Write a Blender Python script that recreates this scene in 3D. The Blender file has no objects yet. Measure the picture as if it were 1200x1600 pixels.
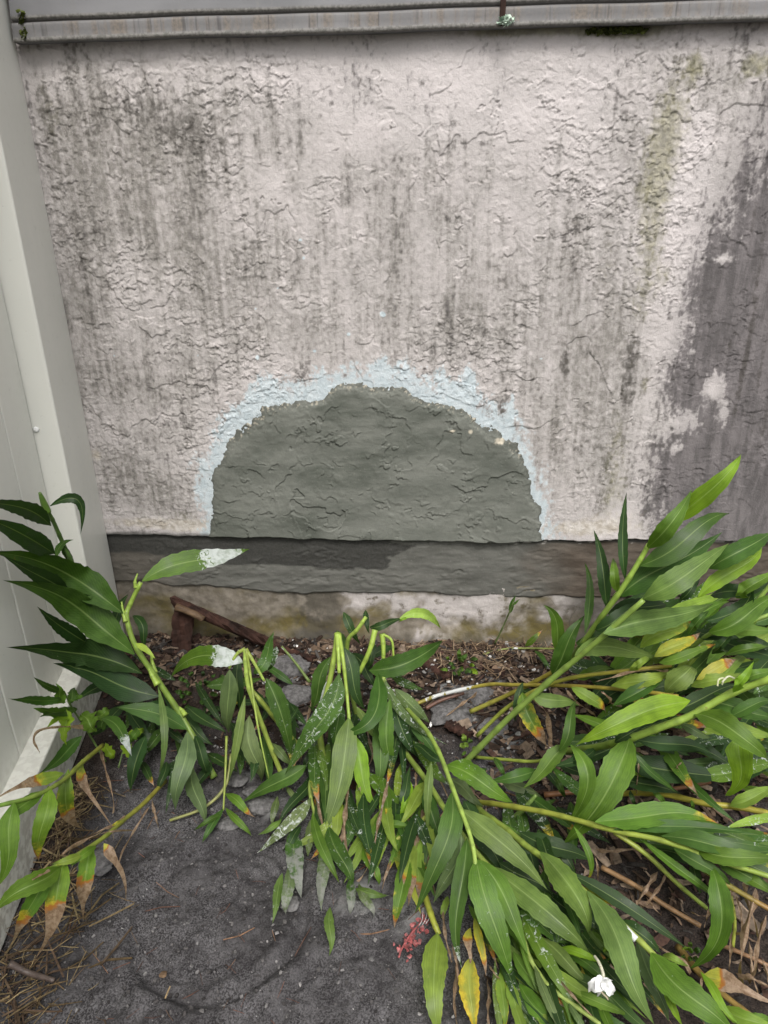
import bpy, bmesh, math, random
import numpy as np
from mathutils import Vector, Matrix

random.seed(7)
S = bpy.context.scene
COL = S.collection

# ------------------------------------------------------------------ camera
CAMP = np.array([0.0, -1.8, 1.18]); FPX = 1067.0
PITCH, YAW, ROLL = math.radians(22.5), math.radians(3.5), 0.014
_fw = np.array([-math.sin(YAW)*math.cos(PITCH), math.cos(YAW)*math.cos(PITCH), -math.sin(PITCH)])
_rt = np.array([math.cos(YAW), math.sin(YAW), 0.0]); _up = np.cross(_rt, _fw)
RT = _rt*math.cos(ROLL) - _up*math.sin(ROLL)
UP = _up*math.cos(ROLL) + _rt*math.sin(ROLL)
FW = _fw
cam = bpy.data.cameras.new('camera'); camo = bpy.data.objects.new('camera', cam); COL.objects.link(camo)
cam.sensor_fit = 'VERTICAL'; cam.angle = 2*math.atan(800/FPX); cam.clip_start = 0.02; cam.clip_end = 500
camo.matrix_world = Matrix(((RT[0], UP[0], -FW[0], CAMP[0]), (RT[1], UP[1], -FW[1], CAMP[1]),
                            (RT[2], UP[2], -FW[2], CAMP[2]), (0, 0, 0, 1)))
S.camera = camo

# ------------------------------------------------------------------ light: bright overcast
SUN_EL, SUN_AZ = math.radians(56), math.radians(170)     # azimuth clockwise from +Y: light comes from behind the camera
w = bpy.data.worlds.new('World'); S.world = w; w.use_nodes = True
nt = w.node_tree; nt.nodes.clear()
sky = nt.nodes.new('ShaderNodeTexSky'); sky.sky_type = 'NISHITA'; sky.sun_disc = False
sky.sun_elevation = SUN_EL; sky.sun_rotation = SUN_AZ; sky.air_density = 1.0; sky.dust_density = 6.0; sky.ozone_density = 1.0
hs = nt.nodes.new('ShaderNodeHueSaturation'); hs.inputs['Saturation'].default_value = 0.25
bg = nt.nodes.new('ShaderNodeBackground'); bg.inputs['Strength'].default_value = 0.14
wo = nt.nodes.new('ShaderNodeOutputWorld')
nt.links.new(sky.outputs[0], hs.inputs['Color']); nt.links.new(hs.outputs[0], bg.inputs[0]); nt.links.new(bg.outputs[0], wo.inputs[0])
sl = bpy.data.lights.new('sun', 'SUN'); sl.energy = 1.5; sl.angle = math.radians(20); sl.color = (1, 0.97, 0.93)
so = bpy.data.objects.new('sun', sl); COL.objects.link(so)
_sd = Vector((math.sin(SUN_AZ)*math.cos(SUN_EL), math.cos(SUN_AZ)*math.cos(SUN_EL), math.sin(SUN_EL)))
so.rotation_euler = _sd.to_track_quat('Z', 'Y').to_euler(); so.location = _sd*6
S.view_settings.view_transform = 'Standard'; S.view_settings.look = 'None'
S.view_settings.gamma = 1; S.view_settings.use_curve_mapping = False
S.view_settings.exposure = 0.38
S.render.engine = 'CYCLES'
S.cycles.max_bounces = 6; S.cycles.diffuse_bounces = 2; S.cycles.glossy_bounces = 2; S.cycles.transmission_bounces = 3; S.cycles.caustics_reflective = False; S.cycles.caustics_refractive = False

# ------------------------------------------------------------------ helpers
def ray(px, py): return RT*(px-600)/FPX + UP*(800-py)/FPX + FW
def atY(px, py, Y): d = ray(px, py); return CAMP + d*((Y-CAMP[1])/d[1])
def atZ(px, py, Z): d = ray(px, py); return CAMP + d*((Z-CAMP[2])/d[2])
FX0, FK = -0.935, 0.195                      # fence face: X = FX0 - FK*Y
def P3(px, py, h):
    """measured point: height h above the soil, kept in front of wall and fence"""
    h = max(h, 0.014)
    p = atZ(px, py, h) if ray(px, py)[2] < -0.02 else atY(px, py, -0.2)
    if p[1] > -0.05: p = atY(px, py, -0.05)
    if p[0] < FX0 + 0.035 - FK*p[1]:
        d = ray(px, py); t = (FX0+0.035-FK*CAMP[1]-CAMP[0])/(d[0]+FK*d[1]); p = CAMP + t*d
    return p
def Wl(px, py):
    p = atY(px, py, 0.0); return p[0], p[2]

def tag(o, label=None, cat=None, group=None, kind=None):
    if label: o['label'] = label
    if cat: o['category'] = cat
    if group: o['group'] = group
    if kind: o['kind'] = kind
    return o
def empty(name, loc):
    o = bpy.data.objects.new(name, None); COL.objects.link(o); o.location = loc; o.empty_display_size = 0.05; return o
def mesh_obj(name, verts, faces, mat, parent=None, smooth=True, attrs=None, uv=None, origin=None):
    """verts in world space; the object sits at origin (or at its parent)"""
    v = np.asarray(verts, dtype=np.float64).reshape(-1, 3)
    base = np.zeros(3)
    if parent is not None: base = np.array(parent.matrix_world.translation if parent.parent is None else parent.matrix_world.translation)
    if parent is not None: base = world_loc(parent)
    org = np.asarray(origin) if origin is not None else base
    me = bpy.data.meshes.new(name)
    v = v - org
    if isinstance(faces, np.ndarray) and faces.ndim == 2:
        n, k = faces.shape
        me.vertices.add(len(v)); me.vertices.foreach_set('co', v.ravel())
        me.loops.add(n*k); me.loops.foreach_set('vertex_index', faces.ravel().astype(np.int32))
        me.polygons.add(n); me.polygons.foreach_set('loop_start', np.arange(0, n*k, k, dtype=np.int32))
        me.polygons.foreach_set('loop_total', np.full(n, k, dtype=np.int32))
        me.update(calc_edges=True)
    else:
        me.from_pydata([tuple(p) for p in v], [], [tuple(f) for f in faces]); me.update()
    me.polygons.foreach_set('use_smooth', np.full(len(me.polygons), smooth, dtype=bool))
    if attrs:
        for k, a in attrs.items():
            a = np.asarray(a, dtype=np.float32)
            if a.ndim == 1:
                at = me.attributes.new(k, 'FLOAT', 'POINT'); at.data.foreach_set('value', a)
            else:
                at = me.attributes.new(k, 'FLOAT_COLOR', 'POINT'); at.data.foreach_set('color', a.ravel())
    me.materials.append(mat)
    o = bpy.data.objects.new(name, me); COL.objects.link(o)
    o.location = tuple(org - base)
    if parent is not None: o.parent = parent
    return o
def world_loc(o):
    p = np.array(o.location)
    while o.parent is not None:
        o = o.parent; p = p + np.array(o.location)
    return p

# lattice noise -----------------------------------------------------
_tabs = {}
def vnoise(x, y, seed):
    if seed not in _tabs: _tabs[seed] = np.random.RandomState(seed).rand(257, 257)
    T = _tabs[seed]
    xi = np.floor(x).astype(np.int64); yi = np.floor(y).astype(np.int64)
    fx = x-xi; fy = y-yi
    fx = fx*fx*fx*(fx*(fx*6-15)+10); fy = fy*fy*fy*(fy*(fy*6-15)+10)
    a, b = xi % 256, yi % 256; a1, b1 = (xi+1) % 256, (yi+1) % 256
    return (T[a, b]*(1-fx)+T[a1, b]*fx)*(1-fy) + (T[a, b1]*(1-fx)+T[a1, b1]*fx)*fy
def fbm(x, y, octv=4, seed=1, gain=0.5):
    s = 0; a = 1; t = 0
    for i in range(octv):
        c, sn = math.cos(0.6*i), math.sin(0.6*i)
        s = s + a*vnoise((x*c-y*sn)*2**i + 13.7*i, (x*sn+y*c)*2**i + 7.1*i, seed+i); t += a; a *= gain
    return s/t
def sstep(a, b, x):
    t = np.clip((x-a)/(b-a), 0, 1); return t*t*(3-2*t)
def sdf(x, y, poly):
    """signed distance, negative inside"""
    P = np.array(poly); d = np.full(x.shape, 1e9); ins = np.zeros(x.shape, dtype=bool)
    for i in range(len(P)):
        a, b = P[i], P[(i+1) % len(P)]
        e = b-a; wx = x-a[0]; wy = y-a[1]
        t = np.clip((wx*e[0]+wy*e[1])/(e@e), 0, 1)
        d = np.minimum(d, np.hypot(wx-e[0]*t, wy-e[1]*t))
        if a[1] != b[1]:
            c = ((a[1] > y) != (b[1] > y)) & (x < (b[0]-a[0])*(y-a[1])/(b[1]-a[1])+a[0]); ins ^= c
    return np.where(ins, -d, d)
def grid_faces(nu, nv):
    i = np.arange((nu-1)*(nv-1)); r, c = i//(nv-1), i % (nv-1); a = r*nv+c
    return np.stack([a, a+nv, a+nv+1, a+1], axis=1)

# node helper -------------------------------------------------------
class NM:
    def __init__(s, name):
        s.m = bpy.data.materials.new(name); s.m.use_nodes = True; s.t = s.m.node_tree; s.t.nodes.clear()
        s.out = s.n('ShaderNodeOutputMaterial'); s.b = s.n('ShaderNodeBsdfPrincipled')
        s.l(s.b.outputs[0], s.out.inputs[0])
    def n(s, t, **k):
        x = s.t.nodes.new(t)
        for a, v in k.items(): setattr(x, a, v)
        return x
    def l(s, a, b): s.t.links.new(a, b)
    def val(s, sock, v):
        if hasattr(v, 'is_output') or isinstance(v, bpy.types.NodeSocket): s.l(v, sock)
        else: sock.default_value = v
    def attr(s, name): return s.n('ShaderNodeAttribute', attribute_name=name)
    def obj(s): return s.n('ShaderNodeTexCoord').outputs['Object']
    def map(s, v, sc=(1, 1, 1), loc=(0, 0, 0), rot=(0, 0, 0)):
        m = s.n('ShaderNodeMapping'); s.l(v, m.inputs[0]); m.inputs['Scale'].default_value = sc
        m.inputs['Location'].default_value = loc; m.inputs['Rotation'].default_value = rot; return m.outputs[0]
    def noise(s, v, scale, detail=4, rough=0.55, dist=0.0):
        x = s.n('ShaderNodeTexNoise'); s.l(v, x.inputs['Vector']); x.inputs['Scale'].default_value = scale
        x.inputs['Detail'].default_value = detail; x.inputs['Roughness'].default_value = rough; x.inputs['Distortion'].default_value = dist
        return x.outputs['Fac']
    def mr(s, v, a, b, c=0.0, d=1.0, smooth=True):
        x = s.n('ShaderNodeMapRange'); x.interpolation_type = 'SMOOTHSTEP' if smooth else 'LINEAR'
        s.val(x.inputs[0], v); x.inputs[1].default_value = a; x.inputs[2].default_value = b; x.inputs[3].default_value = c; x.inputs[4].default_value = d
        return x.outputs[0]
    def math(s, op, a, b=0.0, c=0.0):
        x = s.n('ShaderNodeMath', operation=op); s.val(x.inputs[0], a); s.val(x.inputs[1], b); s.val(x.inputs[2], c); return x.outputs[0]
    def mix(s, f, a, b, mode='MIX'):
        x = s.n('ShaderNodeMix', data_type='RGBA', blend_type=mode)
        s.val(x.inputs[0], f)
        for k, v in ((6, a), (7, b)):
            if isinstance(v, tuple): x.inputs[k].default_value = (v[0], v[1], v[2], 1)
            else: s.l(v, x.inputs[k])
        return x.outputs[2]
    def bump(s, h, strength=0.3, dist=0.002, normal=None):
        x = s.n('ShaderNodeBump'); s.l(h, x.inputs['Height']); x.inputs['Strength'].default_value = strength; x.inputs['Distance'].default_value = dist
        if normal is not None: s.l(normal, x.inputs['Normal'])
        return x.outputs[0]
    def fin(s, col, rough=0.8, bump=None, spec=0.3):
        if isinstance(col, tuple): s.b.inputs['Base Color'].default_value = (*col, 1)
        else: s.l(col, s.b.inputs['Base Color'])
        s.val(s.b.inputs['Roughness'], rough); s.b.inputs['Specular IOR Level'].default_value = spec
        if bump is not None: s.l(bump, s.b.inputs['Normal'])
        return s.m

# ------------------------------------------------------------------ materials
def m_stucco():
    k = NM('stucco'); o = k.obj()
    fine = k.noise(o, 320, 3); mid = k.noise(o, 60, 4); big = k.noise(o, 9, 3)
    stre = k.noise(k.map(o, (45, 45, 9)), 1.0, 5, .65)
    c = k.mix(k.mr(big, .3, .7), (.55, .515, .503), (.61, .567, .557))
    c = k.mix(k.math('MULTIPLY', k.attr('grime').outputs['Fac'], k.mr(fine, .25, .6, .7, 1.0)), c, k.mix(k.mr(mid, .35, .65), (.200, .187, .168), (.290, .275, .252)))
    c = k.mix(k.attr('mould').outputs['Fac'], c, k.mix(k.mr(stre, .35, .65), (.080, .073, .074), (.165, .150, .152)))
    c = k.mix(k.attr('spot').outputs['Fac'], c, (.065, .058, .052))
    c = k.mix(k.attr('moss').outputs['Fac'], c, k.mix(k.mr(mid, .35, .65), (.13, .13, .06), (.29, .275, .15)))
    c = k.mix(k.attr('bare').outputs['Fac'], c, k.mix(k.mr(mid, .35, .65), (.45, .40, .33), (.66, .62, .57)))
    c = k.mix(k.attr('primer').outputs['Fac'], c, k.mix(k.mr(mid, .35, .65), (.485, .565, .60), (.585, .655, .685)))
    c = k.mix(k.attr('wet').outputs['Fac'], c, (.10, .10, .092))
    c = k.mix(1.0, c, k.mix(fine, (.86, .86, .86), (1.1, 1.1, 1.1)), 'MULTIPLY')
    b = k.bump(k.noise(o, 260, 5, .6), .55, .0025)
    return k.fin(c, .9, b, .2)
def m_cement():
    k = NM('fresh_cement'); o = k.obj()
    fine = k.noise(o, 240, 4); big = k.noise(o, 7, 4); mid = k.noise(o, 40, 4)
    c = k.mix(k.mr(big, .3, .7), (.094, .103, .086), (.148, .156, .135))
    c = k.mix(k.math('MULTIPLY', k.mr(k.noise(k.map(o, (5, 5, 14)), 1.0, 5), .40, .66), .75), c, (.200, .207, .182))
    c = k.mix(k.mr(fine, .58, .72, 0, .45), c, (.24, .24, .21)); c = k.mix(k.mr(k.noise(o, 420, 2), .60, .70, 0, .5), c, (.055, .056, .05))
    c = k.mix(k.attr('edge').outputs['Fac'], c, (.075, .076, .066))
    c = k.mix(k.attr('fleck').outputs['Fac'], c, (.55, .50, .40))
    b = k.bump(k.noise(k.map(o, (120, 120, 200)), 1.0, 4, .62), .35, .002)
    return k.fin(c, k.mr(big, .3, .7, .62, .8), b, .35)
def m_ledge():
    k = NM('ledge_cement'); o = k.obj()
    st = k.noise(k.map(o, (11, 30, 42)), 1.0, 5, .65); fine = k.noise(o, 200, 4); big = k.noise(o, 6, 4)
    c = k.mix(k.mr(st, .3, .7), (.096, .096, .085), (.148, .147, .132))
    c = k.mix(k.mr(fine, .58, .78, 0, .5), c, (.24, .23, .215))
    c = k.mix(k.attr('brown').outputs['Fac'], c, k.mix(k.mr(st, .35, .65), (.060, .045, .033), (.115, .092, .072)))
    c = k.mix(k.attr('wet').outputs['Fac'], c, k.mix(k.mr(fine, .3, .7), (.040, .040, .036), (.058, .057, .052)))
    c = k.mix(k.attr('pale').outputs['Fac'], c, (.52, .49, .45))
    b = k.bump(st, .22, .004); b = k.bump(fine, .35, .002, b)
    r = k.math('SUBTRACT', .78, k.math('MULTIPLY', k.attr('wet').outputs['Fac'], .2))
    return k.fin(c, r, b, .35)
def m_found():
    k = NM('foundation'); o = k.obj()
    big = k.noise(o, 5, 5, .6, .4); mid = k.noise(o, 28, 5, .6); fine = k.noise(o, 220, 4)
    c = k.mix(k.mr(mid, .3, .7), (.155, .135, .105), (.27, .24, .20))
    c = k.mix(k.math('MULTIPLY', k.attr('paint').outputs['Fac'], k.mr(mid, .30, .45)), c, k.mix(fine, (.42, .385, .37), (.60, .56, .545)))
    c = k.mix(k.math('MULTIPLY', k.attr('algae').outputs['Fac'], k.mr(big, .35, .6)), c, k.mix(mid, (.085, .075, .025), (.19, .15, .06)))
    c = k.mix(k.attr('dark').outputs['Fac'], c, k.mix(mid, (.06, .055, .045), (.12, .108, .088)))
    v = k.n('ShaderNodeTexVoronoi', feature='DISTANCE_TO_EDGE'); k.l(k.map(o, (14, 14, 10)), v.inputs['Vector']); v.inputs['Scale'].default_value = 1.4
    crack = k.mr(v.outputs['Distance'], 0.0, .02, 1, 0)
    c = k.mix(k.math('MULTIPLY', crack, k.mr(big, .5, .65)), c, (.09, .08, .07))
    b = k.bump(mid, .5, .006); b = k.bump(fine, .4, .002, b)
    return k.fin(c, .88, b, .2)
def m_sill():
    k = NM('weathered_aluminium'); o = k.obj()
    st = k.noise(k.map(o, (48, 3, 5)), 1.0, 5, .6); big = k.noise(k.map(o, (3, 1, 8)), 1.0, 3); f = k.noise(o, 150, 4)
    c = k.mix(k.mr(big, .35, .65), (.125, .126, .13), (.178, .178, .183))
    c = k.mix(k.math('MULTIPLY', k.mr(st, .55, .75), .35), c, (.17, .165, .155))
    g = k.attr('lip').outputs['Fac']
    c = k.mix(k.math('MULTIPLY', g, k.mr(st, .42, .66, .15, .8)), c, k.mix(k.mr(f, .35, .65), (.11, .093, .075), (.175, .143, .11)))
    c = k.mix(k.math('MULTIPLY', g, k.mr(k.noise(k.map(o, (95, 3, 4)), 1.0, 4), .55, .72, 0, .7)), c, (.045, .042, .04))
    c = k.mix(k.attr('groove').outputs['Fac'], c, (.09, .085, .08))
    c = k.mix(k.attr('rim').outputs['Fac'], c, k.mix(k.mr(f, .4, .6), (.15, .145, .132), (.24, .23, .215)))
    return k.fin(c, .6, k.bump(f, .25, .001), .4)
def m_vinyl():
    k = NM('white_vinyl'); o = k.obj()
    big = k.noise(k.map(o, (3, 3, 1)), 1.5, 3); f = k.noise(o, 60, 4); sp = k.noise(o, 230, 2)
    c = k.mix(k.mr(big, .3, .7), (.70, .705, .65), (.76, .76, .70))
    c = k.mix(k.mr(f, .62, .8, 0, .25), c, (.42, .42, .37))
    c = k.mix(k.mr(sp, .74, .78, 0, .6), c, (.30, .29, .26))
    low = k.n('ShaderNodeSeparateXYZ'); k.l(o, low.inputs[0])
    dirt = k.math('MULTIPLY', k.mr(low.outputs[2], .02, .22, 1, 0), k.mr(f, .4, .6))
    c = k.mix(k.math('MULTIPLY', dirt, .55), c, (.26, .235, .19))
    return k.fin(c, k.mr(f, .3, .7, .38, .5), k.bump(big, .05, .002), .4)
def m_ground():
    k = NM('soil'); o = k.obj()
    big = k.noise(o, 4.5, 5, .6); mid = k.noise(o, 30, 7, .62); fine = k.noise(o, 330, 4, .65); sp = k.noise(o, 170, 3)
    c = k.mix(k.mr(k.math('ADD', k.math('MULTIPLY', mid, .5), k.math('MULTIPLY', fine, .5)), .36, .62), (.026, .024, .025), (.092, .088, .090))
    du = k.math('MULTIPLY', k.mr(big, .38, .62), k.mr(fine, .45, .58))
    c = k.mix(k.math('MULTIPLY', du, .6), c, (.185, .18, .186)); c = k.mix(k.mr(k.noise(o, 11, 5, .6), .50, .68, 0, .55), c, (.030, .028, .029))
    c = k.mix(k.math('MULTIPLY', k.attr('cement').outputs['Fac'], k.mr(mid, .35, .55)), c, (.20, .20, .197))
    c = k.mix(k.mr(sp, .70, .74, 0, .8), c, (.42, .41, .40))
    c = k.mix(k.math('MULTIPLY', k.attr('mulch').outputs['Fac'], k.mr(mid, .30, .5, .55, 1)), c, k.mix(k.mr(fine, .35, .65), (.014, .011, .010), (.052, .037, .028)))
    b = k.bump(mid, .6, .007); b = k.bump(fine, .7, .003, b)
    return k.fin(c, .95, b, .15)
def m_leaf():
    k = NM('ginger_leaf'); o = k.obj()
    uv = k.attr('uvw'); sp = k.n('ShaderNodeSeparateXYZ'); k.l(uv.outputs['Vector'], sp.inputs[0])
    u, v = sp.outputs[0], sp.outputs[1]
    au = k.math('ABSOLUTE', u)
    n1 = k.noise(o, 26, 4, .6); n2 = k.noise(o, 120, 4, .65); n3 = k.noise(o, 60, 5, .7)
    pig = k.attr('pig').outputs['Color']
    c = k.mix(1.0, pig, k.mix(k.mr(n1, .3, .7), (.78, .80, .78), (1.2, 1.17, 1.15)), 'MULTIPLY')
    vein = k.math('SINE', k.math('ADD', k.math('MULTIPLY', au, 40.0), k.math('MULTIPLY', v, -170.0)))
    c = k.mix(k.mr(vein, .0, 1.0, 0, .11), c, k.mix(.5, c, (.22, .34, .12)))
    c = k.mix(k.mr(au, .02, .075, .50, 0.0), c, k.mix(.55, c, (.42, .55, .20)))
    stk = k.noise(k.map(uv.outputs['Vector'], (9, 2.2, 1)), 1.0, 4, .6)
    c = k.mix(1.0, c, k.mix(k.mr(stk, .3, .7), (.80, .82, .78), (1.18, 1.16, 1.16)), 'MULTIPLY')
    c = k.mix(k.mr(k.noise(o, 210, 3), .70, .76, 0, .55), c, (.16, .12, .05))
    c = k.mix(k.mr(n3, .58, .80, 0, .22), c, (.22, .23, .20))
    ye = k.math('ADD', k.attr('yel').outputs['Fac'], k.math('MULTIPLY', k.math('SUBTRACT', n3, .5), 1.3))
    c = k.mix(k.mr(ye, .35, .8), c, k.mix(k.mr(n2, .3, .7), (.50, .33, .02), (.60, .50, .05)))
    br = k.math('ADD', k.attr('brn').outputs['Fac'], k.math('MULTIPLY', k.math('SUBTRACT', n1, .5), 1.25))
    c = k.mix(k.mr(br, .30, .42), c, (.38, .15, .03))
    c = k.mix(k.mr(br, .42, .55), c, k.mix(k.mr(n2, .3, .7), (.20, .125, .075), (.42, .31, .22)))
    du = k.math('ADD', k.attr('dust').outputs['Fac'], k.math('MULTIPLY', k.math('SUBTRACT', n3, .5), 1.2))
    c = k.mix(k.mr(du, .45, .75, 0, .85), c, k.mix(n2, (.20, .205, .19), (.33, .33, .315)))
    pa = k.math('ADD', k.attr('paint').outputs['Fac'], k.math('MULTIPLY', k.math('SUBTRACT', k.noise(o, 95, 6, .75, .8), .5), 2.3))
    pf = k.mr(pa, .49, .64)
    c = k.mix(k.math('MULTIPLY', pf, k.mr(n3, .35, .6, .55, .95)), c, (.60, .64, .64))
    rough = k.mr(n1, .3, .7, .40, .60)
    h = k.math('ADD', k.math('MULTIPLY', vein, .10), k.math('MULTIPLY', n1, 1.2))
    k.fin(c, rough, k.bump(h, .25, .0016), .34)
    tr = k.n('ShaderNodeBsdfTranslucent'); k.l(k.mix(1.0, c, (1.1, 1.25, .45), 'MULTIPLY'), tr.inputs[0])
    ms = k.n('ShaderNodeMixShader'); ms.inputs[0].default_value = .30
    k.l(k.b.outputs[0], ms.inputs[1]); k.l(tr.outputs[0], ms.inputs[2]); k.l(ms.outputs[0], k.out.inputs[0])
    return k.m
def m_stem():
    k = NM('ginger_stem'); o = k.obj()
    n1 = k.noise(o, 35, 4); n2 = k.noise(o, 140, 3)
    c = k.mix(1.0, k.attr('pig').outputs['Color'], k.mix(n1, (.7, .7, .7), (1.25, 1.25, 1.2)), 'MULTIPLY')
    c = k.mix(k.mr(n2, .66, .72, 0, .6), c, (.16, .09, .03))
    pa = k.math('ADD', k.attr('paint').outputs['Fac'], k.math('MULTIPLY', k.math('SUBTRACT', n1, .5), 1.4))
    c = k.mix(k.mr(pa, .5, .58), c, (.64, .66, .65))
    return k.fin(c, .45, k.bump(n1, .2, .001), .45)
def m_vc(name, rough=.9, sc=90, spec=.2, bumpd=.002):
    k = NM(name); o = k.obj(); n = k.noise(o, sc, 5, .65)
    c = k.mix(1.0, k.attr('pig').outputs['Color'], k.mix(k.mr(n, .3, .7), (.55, .55, .55), (1.35, 1.33, 1.3)), 'MULTIPLY')
    return k.fin(c, rough, k.bump(n, .5, bumpd), spec)
def m_plain(name, c1, c2, sc, rough=.85, stretch=(1, 1, 1), spec=.2, bd=.003):
    k = NM(name); o = k.obj(); n = k.noise(k.map(o, stretch), sc, 6, .65)
    return k.fin(k.mix(k.mr(n, .3, .7), c1, c2), rough, k.bump(n, .6, bd), spec)
M = dict(stucco=m_stucco(), cement=m_cement(), ledge=m_ledge(), found=m_found(), sill=m_sill(), vinyl=m_vinyl(),
         ground=m_ground(), leaf=m_leaf(), stem=m_stem(), litter=m_vc('plant_litter'), straw=m_vc('dry_straw', .8),
         wood=m_plain('rotten_wood', (.014, .008, .006), (.070, .034, .025), 30, .8, (1, 1, .12)),
         cane=m_plain('bamboo_cane', (.05, .03, .018), (.24, .16, .095), 28, .6, (.3, 1, 1)),
         clod=m_plain('cement_clod', (.075, .072, .072), (.19, .185, .183), 90, .97, bd=.005),
         petal=m_plain('flower_petal', (.78, .79, .78), (.86, .87, .86), 20, .5),
         redp=m_plain('red_plastic', (.12, .05, .05), (.46, .12, .12), 120, .4, spec=.5),
         thread=m_plain('white_thread', (.55, .53, .52), (.75, .73, .72), 60, .6),
         lichen=m_plain('lichen', (.28, .38, .30), (.62, .74, .62), 90, .95),
         moss=m_plain('moss', (.035, .05, .012), (.13, .15, .04), 120, .95),
         upper=m_plain('painted_siding', (.42, .40, .385), (.50, .475, .455), 4, .8))

# ------------------------------------------------------------------ ground
def axis(segs):
    out = []
    for a, b, st in segs:
        n = max(1, int(round((b-a)/st))); out.append(np.linspace(a, b, n, endpoint=False))
    return np.concatenate(out + [np.array([segs[-1][1]])])
gx = axis([(-40, -4, 6), (-4, -1.4, .3), (-1.4, -.95, .03), (-.95, 1.0, .004), (1.0, 1.5, .03), (1.5, 4, .3), (4, 40, 6)])
gy = axis([(-60, -4, 6), (-4, -1.6, .2), (-1.6, -1.2, .03), (-1.2, .04, .004)])
GX, GY = np.meshgrid(gx, gy, indexing='ij')
gz = (fbm(GX*5, GY*5, 3, 11)-.5)*.030 + (fbm(GX*24, GY*24, 4, 21, .6)-.5)*.022 + (fbm(GX*110, GY*110, 3, 31)-.5)*.006
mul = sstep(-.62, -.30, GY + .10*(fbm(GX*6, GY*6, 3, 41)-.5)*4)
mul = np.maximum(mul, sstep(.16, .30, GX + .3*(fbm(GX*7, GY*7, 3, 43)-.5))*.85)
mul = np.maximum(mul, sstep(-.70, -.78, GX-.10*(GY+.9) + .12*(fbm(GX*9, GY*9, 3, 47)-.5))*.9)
def ring(cx, cy, r, depth, wd, a0=None, a1=None):
    d = np.hypot(GX-cx, GY-cy) + .012*(fbm(GX*9, GY*9, 2, 51)-.5)
    k = np.exp(-((d-r)/wd)**2)
    if a0 is not None:
        an = np.degrees(np.arctan2(GY-cy, GX-cx)); k = k*sstep(a0, a0+25, an)*sstep(a1, a1-25, an)
    rim = .35*np.exp(-((d-r-wd*2.2)/(wd*1.3))**2)
    return -depth*(k-rim*k.max() if a0 is None else k)
c1 = atZ(345, 1425, 0); gz += ring(c1[0], c1[1], .155, .015, .013)
gz += ring(c1[0]-.012, c1[1]+.01, .128, .005, .009)
gz -= .006*sstep(.15, .13, np.hypot(GX-c1[0], GY-c1[1]))
c2 = atZ(560, 1620, 0); gz += ring(c2[0], c2[1], .13, .007, .009)
c3 = atZ(690, 1560, 0); gz -= .010*np.exp(-((GX-c3[0])**2+(GY-c3[1])**2)/.004)
cem = np.zeros_like(GX)
for px, py, r in ((455, 1055, .075), (730, 1110, .09), (760, 1075, .06), (480, 1130, .04), (790, 1160, .05), (420, 1260, .05), (700, 1080, .05), (380, 1210, .03), (560, 1400, .06), (640, 1420, .05)):
    q = atZ(px, py, 0); cem = np.maximum(cem, sstep(1.0, .35, np.hypot(GX-q[0], GY-q[1])/r + 1.2*(fbm(GX*25, GY*25, 3, 61)-.5)))
gz += .010*cem*(fbm(GX*30, GY*30, 3, 71))
gfac = sstep(0, .3, 1.2-np.abs(GX))*sstep(0, .3, GY+1.6)
gz *= gfac
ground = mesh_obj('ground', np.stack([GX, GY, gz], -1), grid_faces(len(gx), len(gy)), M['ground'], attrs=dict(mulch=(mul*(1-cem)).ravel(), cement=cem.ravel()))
tag(ground, kind='structure')
def gh(x, y):
    i = np.clip(np.searchsorted(gx, x), 0, len(gx)-1); j = np.clip(np.searchsorted(gy, y), 0, len(gy)-1); return gz[i, j]

# ------------------------------------------------------------------ house wall
wall = empty('house_wall', (0.2, 0.1, 0)); tag(wall, 'weathered pinkish stucco house wall with fresh grey cement patch', 'wall')
wx = axis([(-1.5, -.98, .04), (-.98, .98, .0021), (.98, 1.3, .02), (1.3, 4, .15)])
wz = axis([(.352, 1.61, .0021)])
X, Z = np.meshgrid(wx, wz, indexing='ij')

def px2w(pts): return [Wl(*p) for p in pts]
patch_poly = px2w([(318, 850), (330, 815), (333, 745), (350, 700), (374, 673), (396, 660), (411, 632), (440, 633), (482, 620), (522, 604), (560, 597), (600, 600),
                   (642, 612), (690, 632), (742, 652), (782, 672), (806, 692), (820, 722), (829, 770), (848, 800), (849, 838), (856, 870), (600, 880), (330, 870)])
pd = sdf(X, Z, patch_poly) +   .034*(fbm(X*14, Z*14, 3, 99)-.5) + .020*(fbm(X*45, Z*45, 4, 101)-.5) + .010*(fbm(X*160, Z*160, 2, 111)-.5)

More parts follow.
